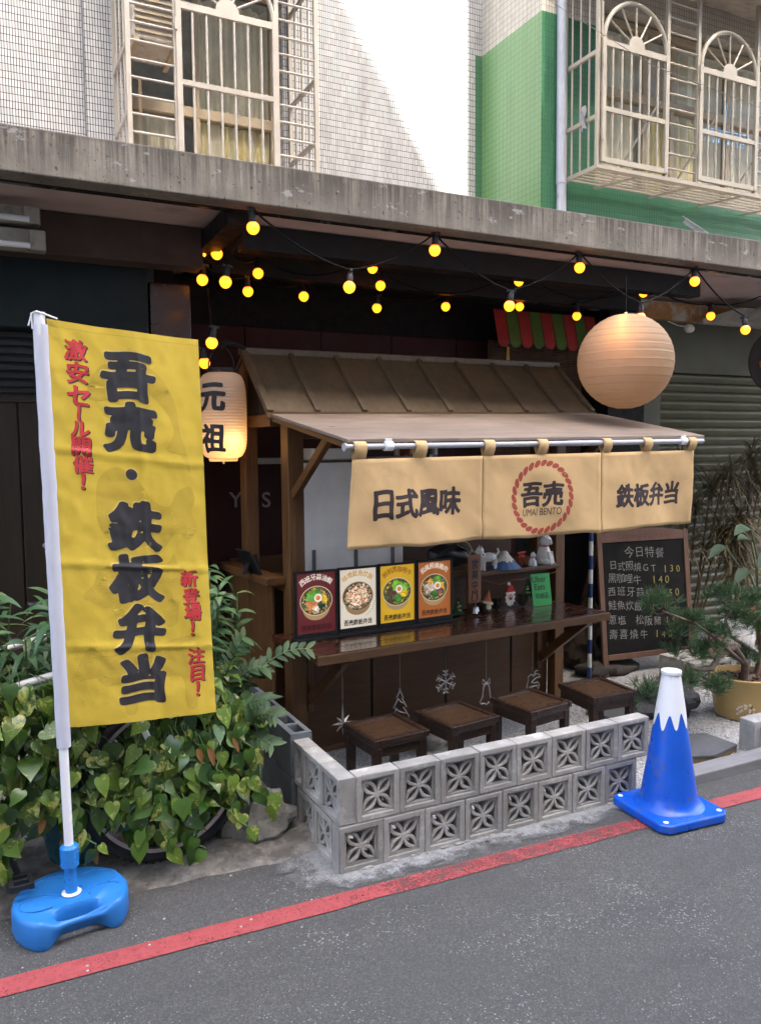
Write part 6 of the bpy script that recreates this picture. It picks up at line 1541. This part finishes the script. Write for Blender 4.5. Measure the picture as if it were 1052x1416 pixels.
# ------------------------------------------------------------------ bicycles under the leaves
def bicycle(label, rot, loc):
    t = thing('bicycle', label, 'bicycle', loc, rot, 'bicycles buried in pothos')
    FA, RA, BB = Vector((.60, 0, .335)), Vector((-.43, 0, .335)), Vector((0, 0, .285))
    seat, head, headb = Vector((-.16, 0, .80)), Vector((.41, 0, .84)), Vector((.45, 0, .70))
    g = MB()
    for a, b, r in ((BB, seat, .016), (BB, headb, .018), (seat+Vector((.01, 0, -.06)), head, .016), (headb, head, .019)): g.tube([a, b], r, 10)
    for sy in (-.05, .05): g.tube([seat+Vector((.01, sy*.3, -.08)), RA+Vector((0, sy, 0))], .009, 8); g.tube([BB+Vector((0, sy*.6, 0)), RA+Vector((0, sy, 0))], .009, 8)
    g.build('frame', M_bikewhite, t, smooth=40)
    g = MB()
    for sy in (-.055, .055): g.tube([headb+Vector((.005, sy*.7, -.01)), headb+Vector((.03, sy, -.06)), FA+Vector((0, sy, 0))], [.014, .014, .010], 8)
    g.tube([headb+Vector((.005, -.05, 0)), headb+Vector((.005, .05, 0))], .015, 8); g.build('fork', M_bikewhite, t, smooth=40)
    for nm, c in (('wheel', FA), ('wheel', RA)):
        g = MB(); Rr = .325
        prof = [(Rr-.035, -.014), (Rr-.016, -.024), (Rr, -.016), (Rr+.005, 0), (Rr, .016), (Rr-.016, .024), (Rr-.035, .014)]
        M = Matrix.Translation(c) @ Matrix.Rotation(PI/2, 4, 'X'); g.lathe(prof, 72, M, cap=False)
        for k in range(72):
            a = 2*PI*k/72
            for sy in (-.010, .010): g.ball(c+Vector(((Rr+.003)*math.cos(a+sy), sy*1.1, (Rr+.003)*math.sin(a+sy))), .006, 5, 4)
        w = g.build('wheel', M_tyre, t, smooth=50)
        g = MB(); g.lathe([(Rr-.050, -.011), (Rr-.034, -.013), (Rr-.034, .013), (Rr-.050, .011), (Rr-.050, -.011)], 64, M, cap=False); g.tube([c+Vector((0, -.045, 0)), c+Vector((0, .045, 0))], .018, 12); g.build('rim', M_alloy, w, smooth=40)
        g = MB()
        for k in range(32):
            a = 2*PI*k/32+(.12 if k % 2 else 0); b = a+(.28 if (k//2) % 2 else -.28); g.tube([c+Vector((.018*math.cos(b), .03*(1 if k % 2 else -1), .018*math.sin(b))), c+Vector(((Rr-.05)*math.cos(a), 0, (Rr-.05)*math.sin(a)))], .0011, 4, cap=False)
        g.build('spokes', M_alloy, w)
    g = MB(); g.tube([seat, seat+Vector((-.02, 0, .12))], .013, 8); g.build('seat_post', M_alloy, t)
    g = MB(); g.ball(seat+Vector((-.04, 0, .15)), .12, 20, 10, (1.15, .62, .28)); g.ball(seat+Vector((.08, 0, .15)), .06, 14, 8, (1.5, .45, .4)); g.build('saddle', M_black, t, smooth=60)
    g = MB(); hb = head+Vector((-.01, 0, .10)); g.tube([head, hb], .014, 8); g.tube([hb+Vector((-.20, -.07, .03)), hb+Vector((-.10, -.05, .03)), hb+Vector((.03, 0, 0)), hb+Vector((.10, .05, .03)), hb+Vector((.16, .07, .03))], .011, 8); hbq = g.build('handlebar', M_black, t, smooth=50)
    for sy in (-1, 1): g = MB(); g.tube([hb+Vector((-.02+.185*sy, sy*.071, .03)), hb+Vector((.085*sy, sy*.046, .03))], .017, 10); g.build('grip', M_black, hbq, smooth=50)
    g = MB()
    for (r0, r1, yy) in ((.070, .092, -.045),):
        M = Matrix.Translation(BB+Vector((0, yy, 0))) @ Matrix.Rotation(PI/2, 4, 'X'); g.lathe([(r0, -.002), (r1, -.002), (r1, .002), (r0, .002), (r0, -.002)], 44, M, cap=False)
        for k in range(44): a = 2*PI*k/44; g.box(-.003, .003, yy-.002, yy+.002, r1-.001, r1+.006, Matrix.Translation(BB) @ Matrix.Rotation(a, 4, 'Y'))
        for k in range(5): a = 2*PI*k/5; g.bar(BB+Vector((0, yy, 0)), BB+Vector((.085*math.cos(a), yy, .085*math.sin(a))), .016, .004, up=(0,1,0))
    cr = g.build('chainring', M_alloy, t)
    for sg in (-1, 1):
        dv = Vector((.055, 0, -.16))*(1 if sg < 0 else -1); y0 = .06*sg
        g = MB(); g.bar(BB+Vector((0, y0, 0)), BB+dv+Vector((0, y0+.02*sg, 0)), .022, .012, up=(0,1,0)); ck = g.build('crank', M_black, t, bevel=.003)
        g = MB(); c = BB+dv+Vector((0, y0+.03*sg, 0))
        for dx in (-.032, .032): g.box(c.x+dx-.008, c.x+dx+.008, min(c.y, c.y+.085*sg), max(c.y, c.y+.085*sg), c.z-.012, c.z+.012)
        for yy in (.0, .04, .08): g.box(c.x-.032, c.x+.032, c.y+yy*sg-.006, c.y+yy*sg+.006, c.z-.010, c.z+.010)
        g.build('pedal', M_black, ck, bevel=.002)
    return t
bicycle('white framed bicycle under pothos with its front wheel beside the banner foot', R(3), (.025, 3.115, .028))
b2 = bicycle('second bicycle parked behind the first with only its saddle and mudguard showing', R(3), (-.02, 3.72, .03))
g = MB(); g.tube([Vector((-.43+.355*math.cos(R(a)), 0, .335+.355*math.sin(R(a)))) for a in range(10, 190, 9)], .022, 8); g.build('mudguard', M_alloy, b2, smooth=50)
pt_ = thing('ceramic_pot', 'dusty teal ceramic pot on the ground behind the banner pole', 'pot', (.30, 3.32, .03))
g = MB(); g.lathe([(.075, 0), (.10, .03), (.118, .12), (.122, .20), (.130, .225), (.130, .245), (.115, .245), (.108, .2)], 36); g.build('body', M_tealpot, pt_, smooth=50)
g = MB(); g.lathe([(0, .205), (.112, .205)], 24, cap=False); g.build('soil', simple('dark soil', (.03,.02,.014), .95), pt_)
def rock(label, loc, r, sc, seed, mat=M_rock, rz=0, cat='rock'):
    g = MB(); g.ball((0, 0, 0), r, 26, 18, sc, jit=.45, seed=seed); o = g.build('rock', mat, smooth=25); o.location = loc; o.rotation_euler = (0, 0, rz)
    return tag(o, label, cat)
M_kerbstone = simple('worn concrete lump', (.20,.19,.165), .95, var=.3, scale=8, bmp=.8, bscale=30, dirt=((.09,.085,.07), 6, .5, .65))
rock('rough concrete lump at the foot of the plants beside the block wall', (1.03, 3.22, .08), .13, (1.1, .9, .85), 4, M_kerbstone)

# ------------------------------------------------------------------ little garden on the right
rock('jagged dark grey rock with a tan patch on the gravel behind the blue cone', (3.71, 3.56, .085), .15, (1.35, .8, .85), 12, rz=-.3)
rock('pale round stone lying under the stools on the gravel', (2.20, 3.75, .06), .085, (1.0, .8, .9), 21, simple('pale stone', (.25,.24,.22), .9, var=.3, bmp=.6, bscale=30))
rock('brown stump-like stone standing dark beside the chalkboard', (4.00, 4.62, .22), .20, (.8, .7, 1.5), 33, simple('brown stump', (.045,.028,.016), .9, var=.5, scale=14, bmp=.8, bscale=30))
rock('flat dark stone lying in front of the brown stump', (4.05, 4.42, .04), .20, (1.4, .6, .35), 35, simple('dark flat stone', (.03,.024,.018), .9, var=.5, bmp=.8))
def slab(label, pts):
    c = Vector((sum(p[0] for p in pts)/len(pts), sum(p[1] for p in pts)/len(pts), 0)); t = thing('stepping_stone', label, 'stepping stone', (c.x, c.y, .012), 0, 'hexagonal slate stepping stones')
    g = MB(); q = [(p[0]-c.x, p[1]-c.y) for p in pts]; g.prism(q, .024, .042); g.build('top', M_slab, t, bevel=.004)
    g = MB(); g.prism([(x*.985, y*.985) for x, y in q], -.005, .0238); g.build('edge', simple('tan cut edge', (.17,.11,.05), .9, var=.4, scale=20), t)
q = [at_z(x, y, .05) for x, y in ((905, 1040), (905, 1018), (975, 1015), (1019, 1030), (990, 1044), (935, 1047))]
slab('dark slate stepping stone beside the blue cone on pale gravel', [(p.x, p.y) for p in [at_z(x, y, .05) for x, y in ((935, 1047), (987, 1045), (1019, 1030), (975, 1014), (905, 1018), (895, 1032))]])
slab('dark slate stepping stone showing under the rightmost stool', [(p.x, p.y) for p in [at_z(x, y, .05) for x, y in ((843, 994), (893, 990), (902, 966), (880, 955), (820, 962), (812, 980))]])
gb = thing('kerb_block', 'pale concrete block standing at the right end of the timber kerb', 'block', (3.80, 2.90, 0))
g = MB(); g.box(-.16, .25, -.04, .06, .0, .185); g.build('body', M_breeze, gb, bevel=.006)
g = MB(); g.box(-.12, .2, -.05, -.0405, .03, .155); g.build('raised_face', M_breeze, gb, bevel=.004)

def tuft(mb, P, r, n, rr, up=.35, L=.070):
    for k in range(n):
        c = P+Vector((rr.gauss(0, r[0]*.38), rr.gauss(0, r[1]*.38), rr.gauss(0, r[2]*.36)))
        ax = (c-P); ax = Vector((ax.x/r[0], ax.y/r[1], ax.z/r[2]+.6)); ax = ax.normalized() if ax.length > .01 else Vector((0, 0, 1))
        for q in range(26):
            d = (ax*.9+rv(rr, .95)+Vector((0, 0, up))).normalized(); w = d.cross(rv(rr)).normalized()*.0011; l = L*rr.uniform(.6, 1.1); b = c+rv(rr, .008)
            mb.add([b-w, b+w, b+d*l*.6+w*.8-Vector((0, 0, .004)), b+d*l-Vector((0, 0, .010)), b+d*l*.6-w*.8-Vector((0, 0, .004))], [(0,1,2,3,4)])
PC = Vector((4.13, 3.33, .012))
po = thing('plant_pot', 'mustard yellow glazed round pot holding the twisted pine', 'pot', PC)
g = MB(); g.lathe([(.150, 0), (.165, .01), (.182, .12), (.190, .225), (.200, .240), (.200, .255), (.186, .257), (.180, .235), (.176, .20)], 48); g.build('body', M_gold, po, smooth=40)
g = MB(); g.lathe([(0, .215), (.180, .212)], 30, cap=False); rr = random.Random(14)
for k in range(90): a, q_ = rr.uniform(0, 6.28), .165*math.sqrt(rr.random()); g.ball((q_*math.cos(a), q_*math.sin(a), .222), rr.uniform(.010, .018), 7, 5, (1, .8, .6), jit=.4, seed=k)
g.build('bark_mulch', simple('brown bark mulch', (.085,.045,.028), .9, var=.5, scale=20), po)
g = MB()
d_ = (CAM-PC); th0 = math.atan2(d_.y, d_.x)
def potf(u, v, off=0): a = th0+u/.185; return Vector(((.184+off+.09*(v-.12))*math.cos(a), (.184+off+.09*(v-.12))*math.sin(a), v))
g.tube([potf(-.01+.06*k/8, .03+.08*(k/8)**1.5, .001) for k in range(9)], .0025, 5); g.tube([potf(.03+.05*k/5, .07-.01*k/5, .001) for k in range(6)], .002, 5); g.build('twig', simple('dark painted twig', (.05,.025,.02), .6, bmp=0), po)
g = MB()
for k in range(16):
    u, v = -.03+.012*(k % 8)+rr.uniform(-.006, .006), .05+.012*(k % 6)+rr.uniform(0, .012)
    g.poly([potf(u+.008*math.cos(2*PI*q/7), v+.008*math.sin(2*PI*q/7), .003) for q in range(7)])
g.build('blossom', simple('cream painted blossom', (.62,.52,.42), .5, bmp=0), po)
pn_ = thing('pine_bonsai', 'twisted pine bonsai with dark green needle pads in the mustard pot', 'bonsai', PC+Vector((0, 0, .21)))
def B(x, y, Y): return at_y(x, y, Y)-pn_.location
g = MB()
def limb(pts, r0, r1): n = len(pts); g.tube(pts, [r0+(r1-r0)*k/(n-1) for k in range(n)], 8)
root = Vector((-.02, -.01, 0)); k1 = B(1025, 960, 3.32); k2 = B(1030, 920, 3.3); k3 = B(1015, 895, 3.28); k4 = B(996, 903, 3.26); k5 = B(983, 925, 3.24); k6 = B(968, 926, 3.22); k7 = B(948, 922, 3.2); k8 = B(945, 945, 3.2)
limb([root, k1, k2, k3, k4, k5, k6, k7, k8], .028, .010)
limb([root+Vector((.01, 0, .01)), B(1045, 935, 3.36), B(1052, 905, 3.36), B(1048, 870, 3.34)], .024, .012)
limb([k2, B(1000, 893, 3.24), B(985, 880, 3.22), B(960, 862, 3.2), B(915, 845, 3.2)], .012, .006)
limb([B(1048, 905, 3.36), B(1010, 880, 3.3), B(1002, 858, 3.28), B(1012, 842, 3.28), B(1000, 832, 3.28)], .013, .006)
limb([k6, B(962, 938, 3.2), B(985, 946, 3.18), B(1000, 945, 3.16)], .010, .005); limb([k8, B(925, 948, 3.16), B(900, 950, 3.12)], .009, .005)
g.build('trunk', M_bark, pn_, smooth=60)
g = MB(); rr = random.Random(41)
for (x, y, Y, rx, rz, n) in ((1000, 822, 3.28, .13, .065, 46), (1042, 832, 3.32, .11, .07, 40), (958, 856, 3.2, .10, .055, 34), (908, 834, 3.2, .095, .07, 36), (938, 874, 3.2, .08, .045, 18), (988, 872, 3.24, .11, .06, 38), (1046, 866, 3.3, .10, .07, 44), (1020, 850, 3.3, .12, .07, 40), (1030, 905, 3.34, .11, .05, 34), (965, 905, 3.22, .10, .04, 26), (985, 896, 3.22, .12, .045, 26), (988, 950, 3.14, .11, .05, 38), (952, 940, 3.14, .07, .05, 20), (893, 958, 3.10, .09, .07, 30), (1060, 850, 3.4, .12, .08, 30), (935, 905, 3.25, .08, .04, 12)):
    tuft(g, B(x, y, Y), (rx, rx*.9, rz), n, rr)
g.build('needles', L_pine, pn_)
def dracaena(label, x, y, h, heads, seed):
    t = thing('dracaena', label, 'plant', (x, y, .012), 0, 'tall thin leaved plants before the green shutter'); rr = random.Random(seed); S = MB(); L = MB()
    for k in range(heads):
        a = rr.uniform(0, 2*PI); top = Vector((rr.uniform(-.28, .28), rr.uniform(-.15, .12), h*rr.uniform(.55, 1.0))); b = Vector((rr.uniform(-.06, .06), rr.uniform(-.05, .05), 0))
        S.tube([b, b*.4+top*.4+Vector((.03*math.sin(k), .02, 0)), top], [.010, .009, .007], 6); S.build('stem', M_cane, t, smooth=60); S = MB()
        for q in range(66):
            a = rr.uniform(0, 2*PI); el = rr.uniform(-.35, 1.2); d = Vector((math.cos(a)*math.cos(el), math.sin(a)*math.cos(el), math.sin(el))); blade_leaf(L, top+Vector((0, 0, rr.uniform(-.10, .03))), d, Vector((0, 0, 1)), rr.uniform(.22, .42), rr.uniform(.009, .015), rr.uniform(.2, .9), rr, fold=.2, seg=5)
    L.build('foliage', L_drac, t)
dracaena('dry brownish thin leaved plant rising right behind the chalkboard', 5.15, 4.66, 1.55, 8, 2)
dracaena('dry brownish thin leaved plant at the right edge before the shutter', 5.62, 4.60, 1.60, 9, 3)
dracaena('lower dry thin leaved plant between the two taller ones', 5.38, 4.48, 1.10, 7, 5)
t = thing('broad_leaf_plant', 'broad glossy leaved plant at the right edge above the pine', 'plant', (5.05, 3.95, .012)); L = MB(); S = MB(); rr = random.Random(8)
for (dx, dy, z, ax, az, ln, wd) in ((-.25, -.1, 1.05, -.9, .3, .30, .10), (.05, -.2, .98, -.8, -.3, .34, .13), (-.12, 0, .95, -.9, .5, .28, .09), (.1, -.1, 1.15, .4, .9, .3, .12), (-.32, .05, .92, -1, .1, .26, .08), (-.05, -.12, .86, -.8, .1, .28, .1), (.12, 0, 1.25, -.2, 1, .3, .12), (-.2, -.05, .76, -.9, .0, .24, .09), (.0, -.2, .70, -.5, .3, .24, .10)):
    P = Vector((dx, dy, z)); S.tube([(dx*.2, dy*.2, .35), (dx*.5, dy*.6, z*.8), P], .006, 6); blade_leaf(L, P, Vector((ax, -.25, az)), Vector((0, -.5, 1)), ln, wd, .35, rr, fold=.25, seg=8)
L.build('foliage', L_broad, t, smooth=75); S.build('stem', M_stemgreen, t)
def potq(label, loc, r, h, mat, prof=None):
    t = thing('plant_pot', label, 'pot', loc); g = MB(); g.lathe([(r*.7, 0), (r*.92, h*.15), (r*1.0, h*.5), (r*.9, h*.86), (r*.98, h*.9), (r*.98, h), (r*.85, h), (r*.8, h*.8)], 32); g.build('body', mat, t, smooth=45)
    g = MB(); g.lathe([(0, h*.82), (r*.82, h*.82)], 20, cap=False); g.build('soil', simple('potting soil', (.03,.02,.014), .95), t)
potq('white glazed pot behind the pine on the low block row', (4.78, 3.92, .205), .12, .20, M_ceramic)
potq('small dusty pink pot behind the pine left of the white pot', (4.50, 3.86, .205), .075, .13, M_pinkpot)
potq('terracotta pot under the broad leaved plant at the right edge', (5.12, 4.0, .205), .15, .24, M_terra)
low = thing('planter_wall', 'low row of patterned breeze blocks behind the pine', 'wall', (4.32, 3.80, .012))
for k in range(5):
    o = b0.copy(); COL.objects.link(o); o.parent = low; o.location = (k*.1895, BD/2, BS/2); o.rotation_euler = (0, 0, 0)
g = MB(); g.box(-.1, 1.3, BD+.01, .30, 0, BS); g.build('planter_bed', M_breeze, low)
